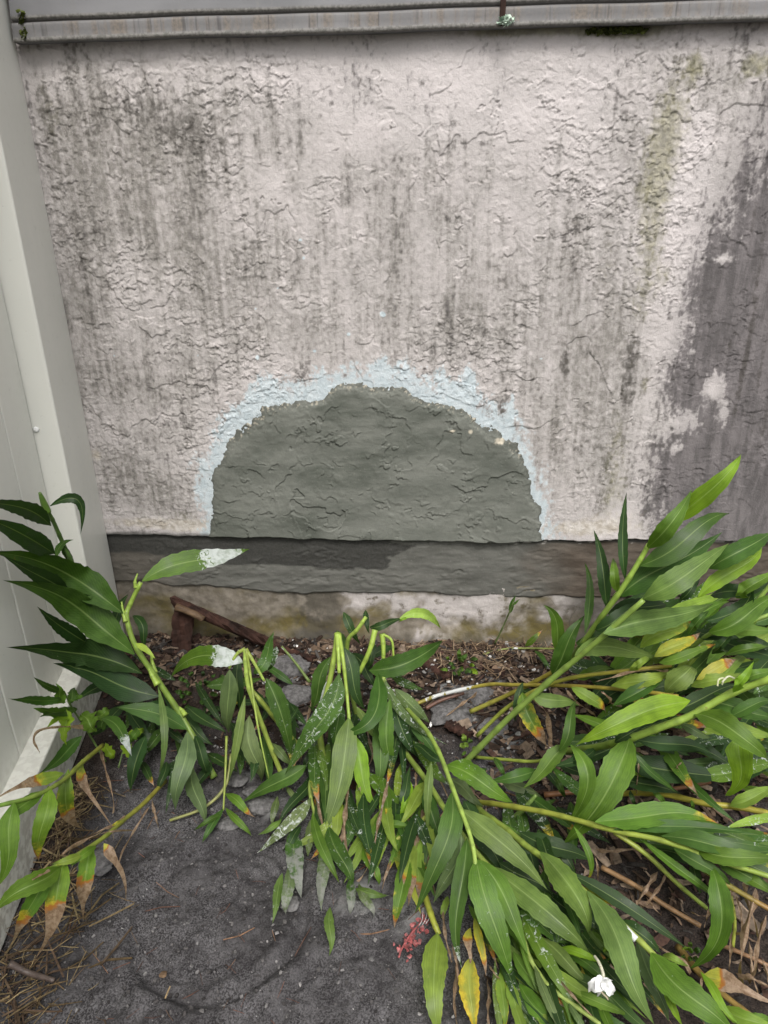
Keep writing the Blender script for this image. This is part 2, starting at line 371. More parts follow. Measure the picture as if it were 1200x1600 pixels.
# trowelled relief: slow ramps that end in sharp lips
def trowel(x, z, s, seed, amp, bias=0.0, k=3.0, cover=.5, soft=.10, pw=1.9):
    wxn = fbm(x*s*1.7, z*s*1.7, 3, seed+5)-.5; wzn = fbm(x*s*1.7+40, z*s*1.7, 3, seed+9)-.5
    n = fbm(x*s+wxn*.9, z*s+wzn*.9, 3, seed, .55)
    ph = n*k + z*bias
    fr = ph-np.floor(ph)
    msk = sstep(cover-soft, cover+soft, fbm(x*s*.9+9, z*s*.9+3, 3, seed+17))
    return msk*(amp*fr**pw - min(amp*.75, .0020)*(.6 if s < 20 else 1.0)*np.exp(-fr/(.0055*s)))
dens = sstep(.38, .62, fbm(X*5.5, Z*4.5, 4, 201, .6))
crust = fbm(X*75, Z*62, 3, 396)
H = (trowel(X, Z, 8.0, 301, .0020, -6, 2.4, .57) + trowel(X, Z, 15, 331, .0018, -11, 2.2, .55)*(.25+.75*dens)
     + trowel(X, Z, 31, 361, .0018, -22, 2.0, .52)*(.15+.85*dens) + trowel(X, Z, 54, 371, .0015, -44, 1.8, .52)*(.1+.9*dens)
     + trowel(X, Z, 24, 381, .0018, 6, 2.4, .58)
     + (fbm(X*6, Z*6, 2, 391)-.5)*.003 + .0011*sstep(.50, .58, crust)*(.25+.75*dens) + (fbm(X*150, Z*130, 2, 395)-.5)*.0011)
low = sstep(.62, .42, Z + .1*(fbm(X*5, Z*5, 2, 405)-.5)); H = H*(1-.45*low)
H = H*(1-.55*sstep(.055, .0, pd))
smoothr = sstep(.62, .78, X + .1*(fbm(X*5, Z*5, 2, 411)-.5))*sstep(1.3, 1.0, Z); H = H*(1-.35*smoothr)
# stains ---------------------------------------------------------------
def blob(pts):
    s = np.zeros_like(X)
    for px, py, rx, ry, a in pts:
        cx, cz = Wl(px, py); ax = abs(Wl(px+rx, py)[0]-cx); az = abs(Wl(px, py+ry)[1]-cz)
        s = s + a*np.exp(-(((X-cx)/ax)**2+((Z-cz)/az)**2))
    return s
st1 = fbm(X*34, Z*2.6, 4, 501); st2 = fbm(X*110+.2*st1, Z*6, 3, 511); n_mid = fbm(X*16, Z*11, 4, 521); n_fine = fbm(X*120, Z*85, 4, 531, .6); n_big = fbm(X*4, Z*3, 3, 541)
G = blob([(120, 170, 60, 160, .55), (250, 180, 110, 80, .75), (300, 210, 90, 80, .6), (380, 180, 80, 60, .35), (190, 330, 160, 160, .62), (330, 360, 130, 130, .45), (470, 260, 90, 110, .42), (100, 480, 60, 200, .5),
          (170, 600, 110, 150, .5), (400, 480, 200, 90, .34), (300, 620, 120, 80, .35), (190, 740, 80, 60, .65), (280, 780, 60, 50, .55), (560, 400, 130, 140, .42), (700, 330, 140, 110, .36), (780, 250, 90, 50, .34),
          (660, 260, 60, 30, .35), (800, 430, 150, 130, .44), (900, 560, 120, 130, .5), (980, 520, 60, 120, .5), (880, 690, 80, 120, .62), (980, 700, 90, 110, .35), (1090, 130, 60, 60, .6), (1150, 130, 60, 40, .5), (1000, 250, 50, 150, .45),
          (600, 520, 250, 60, .28), (860, 170, 60, 60, .2), (730, 480, 60, 60, .2), (950, 350, 100, 200, .3), (1160, 240, 60, 120, .5)])
G = G - blob([(620, 120, 180, 90, .35), (850, 120, 110, 90, .22), (500, 100, 110, 40, .3), (1075, 145, 16, 14, .7), (430, 290, 20, 22, .55), (385, 358, 16, 20, .5), (282, 265, 8, 30, .5), (230, 650, 60, 20, .35), (60, 250, 14, 250, .35),
              (190, 690, 20, 12, .5), (255, 720, 50, 18, .5), (1060, 330, 45, 240, .35)])
gf = .80*G + .62*(st1-.5) + .78*(st2-.5) + .75*(n_mid-.5) + 1.15*(n_fine-.5) + .0 + .5*(n_big-.5)
grime = sstep(.08, 1.25, gf)*.76
grime = np.clip(grime + .12*sstep(.35, .7, n_big) + .20*sstep(.0, .45, G), 0, 1)
Mo = blob([(1180, 500, 70, 130, 1.1), (1140, 520, 60, 110, .75), (1160, 700, 100, 130, 1.1), (1090, 730, 50, 90, .8), (1190, 330, 40, 110, .7), (1130, 320, 40, 90, .42), (1090, 600, 40, 80, .45), (1160, 830, 120, 60, .9), (1250, 600, 80, 320, 1.2), (1200, 190, 50, 60, .4), (1085, 560, 36, 110, .62), (1065, 720, 44, 100, .7), (1115, 430, 36, 60, .55)])
Mo = Mo - blob([(1112, 605, 24, 30, 1.5), (1080, 662, 34, 26, 1.5), (1128, 650, 14, 30, 1.2), (1060, 700, 18, 12, 1.2), (1128, 405, 18, 8, 1.4), (1110, 610, 20, 24, .5), (1140, 470, 10, 14, .5), (1085, 560, 12, 16, .5), (1040, 660, 20, 40, .4), (1170, 600, 8, 10, .4)])
mould = sstep(.18, .98, Mo + .45*(st1-.5) + .50*(st2-.5) + .95*(n_mid-.5) + 1.35*(n_fine-.5) + .5*(n_big-.5))*.92
mould = np.maximum(mould, sstep(.05, .6, Mo)*.30)
sp = blob([(985, 560, 14, 45, .8), (980, 620, 18, 30, .55), (882, 565, 8, 25, .8), (915, 550, 10, 10, .6), (905, 700, 30, 20, .45), (1172, 520, 6, 60, .8), (1190, 560, 5, 50, .8), (1155, 600, 5, 60, .75), (1185, 420, 4, 50, .7), (1140, 540, 4, 50, .6), (1165, 690, 5, 60, .6), (1195, 660, 8, 80, .6), (1110, 500, 4, 40, .5), (1178, 330, 4, 50, .5), (300, 205, 50, 40, .55), (230, 165, 70, 50, .5), (150, 200, 40, 60, .4), (190, 300, 30, 60, .35), (330, 260, 40, 40, .35),
           (130, 420, 10, 60, .5), (95, 120, 30, 40, .4), (200, 760, 40, 30, .35), (860, 610, 30, 30, .3), (800, 480, 25, 18, .35), (755, 226, 12, 6, .8), (380, 215, 30, 20, .3), (640, 245, 40, 14, .35), (1080, 110, 25, 30, .4)])
spot = sstep(.28, .92, sp + 1.0*(n_fine-.5) + .45*(st2-.5))*.72
ms = blob([(1085, 105, 18, 26, .9), (1188, 100, 22, 24, .9), (1165, 110, 14, 20, .6), (1045, 200, 36, 80, .85), (1022, 300, 30, 90, .72), (1008, 430, 26, 90, .55), (1040, 430, 12, 20, .5), (960, 770, 18, 50, .6), (1008, 600, 8, 20, .55), (870, 48, 150, 10, .9), (960, 46, 70, 14, 1.0), (1000, 52, 40, 14, .8),
           (790, 50, 60, 7, .7), (50, 75, 20, 12, .5), (960, 700, 18, 60, .35), (280, 812, 70, 14, .4), (950, 400, 30, 80, .2), (85, 200, 20, 90, .25)])
moss = sstep(.22, 1.05, ms + .75*(n_fine-.5) + .5*(n_mid-.5) + .3*(st1-.5))*.58
ba = blob([(240, 815, 100, 10, .8), (300, 822, 60, 8, .9), (920, 825, 90, 14, .85), (960, 805, 60, 18, .45), (152, 710, 10, 12, .9)])
bare = sstep(.35, .8, ba + .6*(n_fine-.5))*.8
# pale blue primer round the patch: filled in near the edge, broken by the relief farther out
wprim = np.zeros_like(X)
for (px, py, wd_) in [(310, 815, .014), (312, 760, .030), (318, 715, .034), (352, 672, .036), (385, 640, .050), (425, 605, .056), (480, 590, .050), (540, 572, .038), (600, 566, .044), (650, 590, .038), (700, 615, .030), (735, 610, .066), (780, 630, .052), (808, 650, .028), (818, 700, .018), (835, 745, .026), (850, 785, .016), (852, 815, .016)]:
    cx, cz = Wl(px, py); wprim = np.maximum(wprim, wd_*np.exp(-((X-cx)**2+(Z-cz)**2)/.006))
fing = blob([(733, 570, 9, 45, .05), (775, 570, 8, 30, .035), (635, 555, 8, 30, .03), (690, 570, 14, 30, .03), (800, 640, 10, 40, .02), (430, 590, 30, 20, .015), (370, 650, 30, 20, .02), (560, 555, 30, 14, .012)])
pe = pd - wprim*1.06 - fing*1.5 + (.030+.5*np.clip(pd, 0, .06))*(n_fine-.5)*1.7 + (.03+.7*np.clip(pd, 0, .06))*(n_mid-.5) + 2.2*(H-.004)*sstep(.01, .05, pd)
primer = sstep(.016, -.014, pe)*.90
pdot = blob([(403, 558, 4, 5, 1), (545, 522, 4, 4, 1), (597, 490, 5, 5, 1), (492, 548, 4, 3, 1), (400, 482, 3, 3, .8), (470, 375, 4, 3, 1), (475, 403, 3, 4, .9), (435, 450, 3, 2, .9), (310, 555, 3, 3, .7), (180, 555, 3, 3, .7), (845, 560, 5, 3, .7), (600, 492, 3, 3, .9)])
primer = np.maximum(primer, sstep(.5, .7, pdot))
wet = sstep(.012, -.002, Z-.3545 - .028*sstep(-.55, -.78, X)*0 - .010*(fbm(X*14, Z*4, 3, 601)-.3))*.9*sstep(.38, .2, X)
rimw = lambda x: .016*(fbm(x*5, x*0+.3, 3, 651)-.5)+.006*(fbm(x*40, x*0+.7, 3, 655)-.5) - .006*sstep(-.45, -.2, x)*sstep(.42, .2, x)
V = np.stack([X, -.004-H, Z + rimw(X)*sstep(.42, .352, Z)], -1)
V[:, 0, 1] = .03; V[:, 0, 2] += .001                     # turn the bottom edge under
stucco = mesh_obj('stucco_face', V, grid_faces(len(wx), len(wz)), M['stucco'], wall,
                  attrs=dict(grime=grime.ravel(), mould=mould.ravel(), spot=spot.ravel(), moss=moss.ravel(), bare=bare.ravel(), primer=primer.ravel(), wet=wet.ravel()))
stucco['label'] = 'pinkish knockdown stucco streaked with grey mildew'

# cement patch ----------------------------------------------------------
ix = np.where((wx > -.72) & (wx < .42))[0]; iz = np.where(wz < .82)[0]
Xp, Zp = X[np.ix_(ix, iz)], Z[np.ix_(ix, iz)]; pp = pd[np.ix_(ix, iz)]; Hp = H[np.ix_(ix, iz)]
Hc = (trowel(Xp, Zp, 6.5, 701, .0030, -4, 2.4, .53, .08, 2.5) + trowel(Xp, Zp, 13, 731, .0022, -7, 2.2, .55, .08, 2.5) + trowel(Xp, Zp, 27, 741, .0018, -12, 2.0, .57, .08, 2.5)
      + (fbm(Xp*7, Zp*7, 2, 751)-.5)*.006 + (fbm(Xp*45, Zp*110, 3, 761)-.5)*.0012)
th = .0045*sstep(.0, -.030, pp) + .25*Hp*sstep(-.03, 0, pp)
Yp = -.004 - (Hc*sstep(.0, -.03, pp) + th + .002) + .010*sstep(-.004, .006, pp)
keep = pp < .006
keep = keep[:-1, :-1] & keep[1:, :-1] & keep[1:, 1:] & keep[:-1, 1:]
F = grid_faces(len(ix), len(iz))[keep.ravel()]
used = np.unique(F); rem = np.full(len(ix)*len(iz), -1); rem[used] = np.arange(len(used))
Vp = np.stack([Xp, Yp, Zp + rimw(Xp)*sstep(.42, .352, Zp)], -1); Vp[:, 0, 1] = .03
nf = fbm(Xp*150, Zp*150, 3, 771)
fleck = sstep(.64, .74, nf)*sstep(-.022, -.008, pp)*sstep(.56, .64, Zp)*.6
fl2 = np.zeros_like(Xp)
for px, py, rx, ry in ((780, 688, 7, 5), (735, 673, 3, 3), (707, 672, 4, 2)):
    cx, cz = Wl(px, py); fl2 = np.maximum(fl2, sstep(1.3, .7, np.hypot((Xp-cx)/(rx*.0018), (Zp-cz)/(ry*.0018)) + .8*(nf-.5)))
edge = sstep(-.014, .0, pp)*.6
mesh_obj('cement_patch', Vp.reshape(-1, 3)[used], rem[F], M['cement'], wall,
         attrs=dict(edge=edge.ravel()[used], fleck=np.maximum(fleck, fl2).ravel()[used]))['label'] = 'dome shaped patch of fresh grey cement'

# ledge band under the stucco -------------------------------------------
lx = axis([(-1.5, -.98, .04), (-.98, .98, .0045), (.98, 1.3, .02), (1.3, 4, .15)]); lz = axis([(.158, .356, .0035)])
LX, LZ = np.meshgrid(lx, lz, indexing='ij'); t = (LZ-.158)/(.198)
Yl = -.001 + .008*t**2 - .002*(1-t) - (fbm(LX*6, LZ*12, 3, 801)-.5)*.008 - trowel(LX*.6, LZ*1.5, 18, 811, .0028, 0, 3.2, .53) - (fbm(LX*60, LZ*140, 3, 821)-.5)*.002
zb = .166 + .022*sstep(-.35, -.75, LX) + .030*(fbm(LX*7, LX*0, 4, 831, .6)-.5)
bot = sstep(.004, -.003, LZ-zb); Yl = Yl + .022*bot
def wb(px, py): p = atY(px, py, 0); return p[0], p[2]
wetl = sstep(.45, .62, sstep(-.02, -.16, LX + .24*(fbm(LX*16, LZ*40, 4, 841)-.5))*sstep(.240, .272, LZ + .05*(fbm(LX*5, LZ*24, 4, 843)-.5) - .03*sstep(-.6, -.85, LX)))
wetl = np.maximum(wetl, sstep(.006, -.004, .344-LZ + .012*(fbm(LX*11, LZ*9, 3, 847)-.4))*.9)
br = np.clip(sstep(.24, .52, LX + .25*(fbm(LX*9, LZ*14, 3, 851)-.5))*.95 + .5*sstep(-.62, -.85, LX), 0, 1)
pal = sstep(.62, .7, fbm(LX*60, LZ*160, 3, 861))*sstep(.14, .17, LX)*sstep(.33, .345, LZ)*.8
Vl = np.stack([LX, Yl, LZ], -1); Vl[:, 0, 1] = .05; Vl[:, -1, 1] = .05
mesh_obj('cement_ledge', Vl, grid_faces(len(lx), len(lz)), M['ledge'], wall, attrs=dict(wet=wetl.ravel(), brown=br.ravel(), pale=pal.ravel()))['label'] = 'damp brushed cement band below the stucco'

# foundation --------------------------------------------------------------
fz = axis([(-.06, .20, .004)]); FXg, FZg = np.meshgrid(lx, fz, indexing='ij')
Yf = .002 - (fbm(FXg*10, FZg*12, 4, 901)-.5)*.014 - (fbm(FXg*70, FZg*70, 3, 911)-.5)*.003 - .012*sstep(.06, -.02, FZg)
fn = fbm(FXg*9, FZg*9, 4, 921); fn2 = fbm(FXg*30, FZg*22, 4, 931)
paint = sstep(.40, .62, fn + .55*(fn2-.5) + .25*sstep(-.26, -.2, FXg)*sstep(.03, .13, FZg) - .25*sstep(-.25, -.3, FXg) - .1)
algae = sstep(.35, .6, fbm(FXg*7, FZg*10, 3, 941) + .3*sstep(.14, .04, FZg) - .1)
dark = np.clip(sstep(-.42, -.37, FXg)*sstep(-.22, -.27, FXg)*.75*sstep(.35, .55, fn2+.1) + sstep(.37, .47, FXg+.1*(fn-.5))*.85 + sstep(.05, .0, FZg+.04*(fn2-.5))*.6 + sstep(-.70, -.90, FXg)*.35, 0, 1)
Vf = np.stack([FXg, Yf, FZg], -1)
mesh_obj('foundation', Vf, grid_faces(len(lx), len(fz)), M['found'], wall, attrs=dict(paint=paint.ravel(), algae=algae.ravel(), dark=dark.ravel()))['label'] = 'stained foundation with flaking white paint'

# metal sill ---------------------------------------------------------------
prof = [(.03, 1.580, 0), (-.004, 1.579, 0), (-.030, 1.577, 0), (-.0355, 1.5775, 3), (-.037, 1.580, 3), (-.0372, 1.584, 3), (-.036, 1.588, 1), (-.0345, 1.598, 1), (-.0345, 1.608, 1), (-.033, 1.613, 1), (-.030, 1.615, 2), (-.024, 1.616, 2),
        (-.0235, 1.619, 2), (-.030, 1.6215, 3), (-.0315, 1.625, 3), (-.030, 1.630, 0), (-.026, 1.66, 0), (-.023, 1.70, 0), (-.020, 1.74, 0), (-.018, 1.76, 0), (.03, 1.765, 0)]
sx = axis([(-.921, 1.0, .01), (1.0, 4, .2)])
vs, lp, gv, rm = [], [], [], []
for i, x in enumerate(sx):
    wob = .0012*math.sin(x*9)+.0008*math.sin(x*23+1)
    for (y, z, c) in prof:
        vs.append((x, y+wob, z+wob*.8)); lp.append(c == 1); gv.append(c == 2); rm.append(c == 3)
sill = mesh_obj('window_sill', vs, grid_faces(len(sx), len(prof)), M['sill'], wall, attrs=dict(lip=np.array(lp, float), groove=np.array(gv, float), rim=np.array(rm, float)))
sill['label'] = 'grey metal sill with brown runoff stains'
def box(name, lo, hi, mat, parent=None, bev=.002, rotm=None, org=None, attrs=None, seg=2):
    bm = bmesh.new(); bmesh.ops.create_cube(bm, size=1)
    for v in bm.verts:
        v.co = Vector([lo[i] + (v.co[i]+.5)*(hi[i]-lo[i]) for i in range(3)])
    if bev: bmesh.ops.bevel(bm, geom=bm.edges[:], offset=bev, segments=seg, affect='EDGES', profile=.6)
    if rotm is not None: bmesh.ops.transform(bm, matrix=rotm, verts=bm.verts)
    vv = [tuple(v.co) for v in bm.verts]; bm.verts.index_update(); ff = [tuple(v.index for v in f.verts) for f in bm.faces]; bm.free()
    return mesh_obj(name, vv, ff, mat, parent, smooth=False, origin=org)
jx = atY(785, 30, -.036)
box('sill_joint', (jx[0]-.006, -.0385, 1.579), (jx[0]+.006, -.02, 1.628), M['wood'], sill, .001)
box('upper_wall', (-1.5, .012, 1.62), (4, .12, 2.7), M['upper'], wall, .004)
box('wall_core', (-1.5, .06, -.3), (4, .16, 2.6), M['upper'], wall, 0)

# lichen and moss on the sill
def clump(name, c, r, n, mat, label, cat, flat=.35, seed=3, sz=.004):
    rr = random.Random(seed); vs, fs = [], []
    for i in range(n):
        a = rr.uniform(0, 2*math.pi); q = math.sqrt(rr.random()); p = np.array(c)+np.array([math.cos(a)*q*r[0], -rr.random()*r[1], math.sin(a)*q*r[2]])
        s = sz*rr.uniform(.6, 1.5); R = Matrix.Rotation(rr.uniform(0, 6.28), 3, Vector((rr.gauss(0, 1), rr.gauss(0, 1), rr.gauss(0, 1)+.01)))
        b = len(vs)
        for k in range(5):
            an = k*2*math.pi/5; v = R @ Vector((math.cos(an)*s*rr.uniform(.7, 1.2), math.sin(an)*s*rr.uniform(.7, 1.2), s*flat*rr.uniform(-1, 1))); vs.append(p+np.array(v))
        vs.append(p+np.array(R @ Vector((0, 0, s*flat))))
        for k in range(5): fs.append((b+k, b+(k+1) % 5, b+5))
    o = mesh_obj(name, vs, fs, mat, None, smooth=False, origin=c); tag(o, label, cat); return o
lc = atY(790, 33, -.038)
clump('lichen', lc, (.020, .006, .008), 60, M['lichen'], 'pale green lichen tuft on the sill joint', 'lichen', seed=5)
mc = atY(36, 40, -.034)
clump('moss', mc, (.008, .006, .034), 34, M['moss'], 'green moss tuft in the sill end against fence', 'moss', seed=6, sz=.005)
mc2 = atY(965, 48, -.008)
clump('moss', mc2, (.070, .006, .006), 160, M['moss'], 'dark moss strip hanging under the sill at upper right', 'moss', seed=8, sz=.005)

# ------------------------------------------------------------------ vinyl fence
fl = math.hypot(1, FK)
fence = empty('vinyl_fence', (FX0, 0, 0)); tag(fence, 'white vinyl privacy fence butting against the stucco wall', 'fence')
FM = Matrix(((1/fl, FK/fl, 0, FX0), (FK/fl, -1/fl, 0, 0), (0, 0, 1, 0), (0, 0, 0, 1)))   # local (n, a, z): n away from the fence face, a away from the house
box('post', (-.115, .004, -.1), (0, .228, 1.9), M['vinyl'], fence, .006, FM, seg=3)
a = .2335
for i in range(28):
    box('board', (-.085, a+.0012, .12), (-.058, a+.1505, 1.8), M['vinyl'], fence, .0042, FM, seg=2); a += .15*fl
box('panel_core', (-.078, .232, .12), (-.064, a, 1.8), M['vinyl'], fence, 0, FM)
box('bottom_rail', (-.115, .2295, .002), (-.004, a, .142), M['vinyl'], fence, .005, FM, seg=3)
box('top_rail', (-.115, .2295, 1.78), (-.004, a, 1.9), M['vinyl'], fence, .005, FM, seg=3)
# screw cap on the post edge
bm = bmesh.new(); bmesh.ops.create_uvsphere(bm, u_segments=14, v_segments=8, radius=.007)
for v in bm.verts: v.co = Vector((v.co.x, v.co.y*.55, v.co.z)) 
sc = Vector((-.052, .2305, .74)); bmesh.ops.transform(bm, matrix=FM @ Matrix.Translation(sc), verts=bm.verts)
bm.verts.index_update(); mesh_obj('screw_cap', [tuple(v.co) for v in bm.verts], [tuple(v.index for v in f.verts) for f in bm.faces], M['petal'], fence); bm.free()

# ------------------------------------------------------------------ plant builders
TONE = dict(dark=(.021, .054, .012), mid=(.046, .106, .015), leaf=(.086, .170, .018), bright=(.185, .320, .020), pale=(.118, .188, .042), grey=(.102, .150, .056), lit=(.120, .220, .022),  # last tone here: yellower, brighter leaf pigment of the two lower left stalks
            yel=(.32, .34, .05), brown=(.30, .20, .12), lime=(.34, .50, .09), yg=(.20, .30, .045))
def catmull(pts, n):
    P = [np.array(p, float) for p in pts]
    if len(P) == 2: return [P[0]+(P[1]-P[0])*i/n for i in range(n+1)]
    E = [2*P[0]-P[1]] + P + [2*P[-1]-P[-2]]; out = []; m = len(P)-1; per = max(2, n//m)
    for i in range(m):
        p0, p1, p2, p3 = E[i:i+4]
        for k in range(per):
            t = k/per; out.append(.5*((2*p1)+(p2-p0)*t+(2*p0-5*p1+4*p2-p3)*t*t+(3*p1-p0-3*p2+p3)*t**3))
    out.append(P[-1]); return out
def tube(pts, r0, r1, sides=8, nodes=0.0, rng=None):
    vs, fs = [], []; n = len(pts)
    prev = None
    for i, p in enumerate(pts):
        t = pts[min(i+1, n-1)]-pts[max(i-1, 0)]; t = t/(np.linalg.norm(t)+1e-9)
        ref = np.array([0, 0, 1.0]) if abs(t[2]) < .9 else np.array([1.0, 0, 0])
        if prev is not None: ref = prev
        s = np.cross(t, ref); s /= np.linalg.norm(s)+1e-9; b = np.cross(s, t); prev = b
        r = r0+(r1-r0)*i/(n-1)
        if nodes: r *= 1+nodes*(1 if i % 5 == 0 else 0)
        for k in range(sides):
            a = 2*math.pi*k/sides; vs.append(p+(s*math.cos(a)+b*math.sin(a))*r)
    for i in range(n-1):
        for k in range(sides):
            k2 = (k+1) % sides; fs.append((i*sides+k, i*sides+k2, (i+1)*sides+k2, (i+1)*sides+k))
    fs.append(tuple(range(sides-1, -1, -1))); fs.append(tuple((n-1)*sides+k for k in range(sides)))
    return vs, fs
def stem(parent, pts, r0=.006, r1=.004, tone=(.20, .30, .06), tone2=None, paint=0.0, name='stem', nodes=.16, seg=7):
    P = [P3(*p) for p in pts]; C = catmull(P, max(8, seg*(len(P)-1)))
    vs, fs = tube(C, r0, r1, 8, nodes); n = len(C); tone2 = tone2 or tone
    pig = np.array([[*((np.array(tone)*(1-i/(n-1))+np.array(tone2)*(i/(n-1)))*(.70 if (i % 5 == 0 and nodes) else (1.10 if i % 5 == 1 else .95))), 1] for i in range(n) for _ in range(8)])
    pa = paint if callable(paint) else (lambda t: paint)
    return mesh_obj(name, vs, fs, M['stem'], parent, attrs=dict(pig=pig, paint=[pa(i/(n-1)) for i in range(n) for _ in range(8)]))
NV, US = 22, (-1, -.62, -.3, -.07, .07, .3, .62, 1)
LR = random.Random(11)
def ramp(v, lo, hi): return min(1, max(0, (v-lo)/(hi-lo)))
def leaf(parent, x0, y0, x1, y1, w, tone='mid', h0=.1, h1=None, m=None, mh=None, y=0, b=0, p=0, pt=None, d=0, roll=0, fold=None, wav=None, lay=.45, tipb=0, base=.0, mat=None, name='leaf', lobed=0, blunt=0):
    """blade between two measured points; w is the apparent width. y yellow margin, b brown tip start (0..1), p paint, pt paint range along the blade, d cement dust"""
    h1 = h0 if h1 is None else h1
    p0, p1 = P3(x0, y0, h0), P3(x1, y1, h1)
    L2 = math.hypot(x1-x0, y1-y0)
    if not blunt and not lobed: w = min(w, L2/3.3)
    if m is None:
        nx, ny = -(y1-y0)/max(L2, 1), (x1-x0)/max(L2, 1); k = LR.uniform(-.05, .05)*L2; m = ((x0+x1)/2+nx*k, (y0+y1)/2+ny*k)
    mh_ = (h0+h1)/2+LR.uniform(.008, .022) if mh is None else mh
    pm = P3(m[0], m[1], mh_); pc = 2*pm-(p0+p1)/2
    axis_pts = [(1-t)**2*p0+2*t*(1-t)*pc+t*t*p1 for t in [i/(NV-1) for i in range(NV)]]
    fold = (LR.uniform(.05, .50) * (-1 if tone in ('pale', 'grey') else 1)) if fold is None else fold
    wav = LR.uniform(.04, .12) if wav is None else wav
    fr = LR.uniform(7, 13); ph1, ph2 = LR.uniform(0, 6), LR.uniform(0, 6); asym = LR.uniform(-.06, .06); twist = LR.uniform(-.25, .25)
    if tone == 'brown': fold = LR.choice((-1, 1))*LR.uniform(.5, 1.3); wav = LR.uniform(.25, .6); twist = LR.uniform(-1.6, 1.6); b = .01
    jit = 1+LR.uniform(-.13, .13); c0 = np.array(TONE[tone])*np.array([jit*LR.uniform(.92, 1.1), jit, jit*LR.uniform(.85, 1.15)])
    vs, pig, yel, brn, pnt, dus, uvw = [], [], [], [], [], [], []
    pa_ = LR.uniform(.26, .40); pb_ = LR.uniform(.55, .75); curl = LR.uniform(-1.3, .5); sb = LR.uniform(-.16, .16)*(1 if w > 15 else .4); seedn = LR.uniform(0, 100)
    for i in range(NV):
        v = i/(NV-1); c = axis_pts[i]
        t = axis_pts[min(i+1, NV-1)]-axis_pts[max(i-1, 0)]; t = t/np.linalg.norm(t)
        vd = c-CAMP; dist = vd@FW; vd = vd/np.linalg.norm(vd)
        s0 = np.cross(t, -vd); n0 = np.linalg.norm(s0); s0 = s0/max(n0, 1e-6)
        sh = np.cross(t, np.array([0, 0, 1.0])); sh = sh/max(np.linalg.norm(sh), 1e-6)
        if sh@s0 < 0: sh = -sh
        s = s0*(1-lay)+sh*lay; s = s/np.linalg.norm(s)
        nrm = np.cross(s, t); nrm = nrm/np.linalg.norm(nrm)
        if nrm@vd > 0: nrm = -nrm
        a = roll + twist*(v-.3)
        s, nrm = s*math.cos(a)+nrm*math.sin(a), nrm*math.cos(a)-s*math.sin(a)
        app = max(.45, abs(s@s0))
        hw = .5*w*.80*dist/FPX/app; c = c + s*hw*sb*2*math.sin(2*math.pi*v) + nrm*hw*curl*ramp(v, .62, 1)**2
        prof_ = math.sin(.5*math.pi*min(1, v/pa_))**.9*math.sin(.5*math.pi*min(1, (1-v)/pb_))**1.08 + .035*(1-v)
        if b and v > b: prof_ *= 1-.55*ramp(v, b, b+.22)
        if tone == 'brown': prof_ *= .72+.28*math.sin(v*17+seedn)
        if blunt: prof_ = max(prof_, math.sqrt(max(0, 1-((v-.5)/.5)**2))*blunt)
        if lobed: prof_ *= 1-.38*lobed*(.5+.5*math.cos(v*2*math.pi*4.2+1))
        if i == NV-1: prof_ = .0
        for u in US:
            e = u*hw*prof_*(1+asym*(1 if u > 0 else -1)+(.04*math.sin(v*31+seedn)+.05*math.sin(v*67+seedn*3))*(abs(u) == 1))
            q = c + s*e + nrm*(abs(u)*hw*prof_*fold + hw*wav*abs(u)**1.5*math.sin(v*fr+(ph1 if u > 0 else ph2)))
            if q[2] < .006: q = q+np.array([0, 0, .006-q[2]+.002*abs(u)])
            if q[1] > -.022: q = np.array([q[0], -.022-.01*abs(u), q[2]])
            vs.append(q); au = abs(u)
            cc = c0*(1.12-.22*v)*(1+.08*math.sin(v*9+seedn)); pig.append((*cc, 1)); yel.append(y*(.35+.65*au)*(.55+.6*v) if y else 0)
            bb = (1.5 if tone == 'brown' else ramp(v, b-.22, b+.22)*1.15) if b else 0
            if tipb: bb = max(bb, ramp(v, 1-tipb, 1))
            brn.append(bb*(.8+.2*au)); dus.append(d*(.5+.5*v))
            pp_ = p
            if pt: pp_ = max(p, ramp(v, pt[0]-.14, pt[0]+.14)*ramp(v, pt[1]+.12, pt[1]-.12)*1.12)
            pnt.append(pp_); uvw.append((u, v, 0, 1))
    if b or y:
        yel = [max(a_, .62*ramp(i_//len(US)/(NV-1), b-.38, b-.05) if (b and tone != 'brown') else 0) for i_, a_ in enumerate(yel)]
    k = len(US)
    fs = np.array([(i*k+j, (i+1)*k+j, (i+1)*k+j+1, i*k+j+1) for i in range(NV-1) for j in range(k-1)])
    return mesh_obj(name, vs, fs, mat or M['leaf'], parent, attrs=dict(pig=np.array(pig), yel=yel, brn=brn, paint=pnt, dust=dus, uvw=np.array(uvw)))
def stalk(name, label, stems, leaves, h, cat='plant', group='ginger stalks', r0=.006, r1=.004, tone=(.20, .30, .06), tone2=None, paint=0.0, p=0.0):
    b = P3(*stems[0][0][:3]) if stems else P3(*leaves[0][:2], .0)
    e = empty(name, (b[0], b[1], 0.0)); tag(e, label, cat, group)
    for s in stems:
        kw = s[-1] if isinstance(s[-1], dict) else {}; pts = [q for q in s if not isinstance(q, dict)]
        a = dict(r0=r0, r1=r1, tone=tone, tone2=tone2, paint=paint); a.update(kw); stem(e, pts, **a)
    for L in leaves:
        kw = dict(L[-1]) if isinstance(L[-1], dict) else {}
        x0, y0, x1, y1, w_, tn = L[:6]
        if p and 'p' not in kw: kw['p'] = p*LR.uniform(.3, 1.2)
        kw.setdefault('h0', h); leaf(e, x0, y0, x1, y1, w_, tn, **kw)
    return e

# ------------------------------------------------------------------ ginger stalks
def D(**k): return k
LIME = (.30, .42, .07); YELL = (.40, .34, .06)
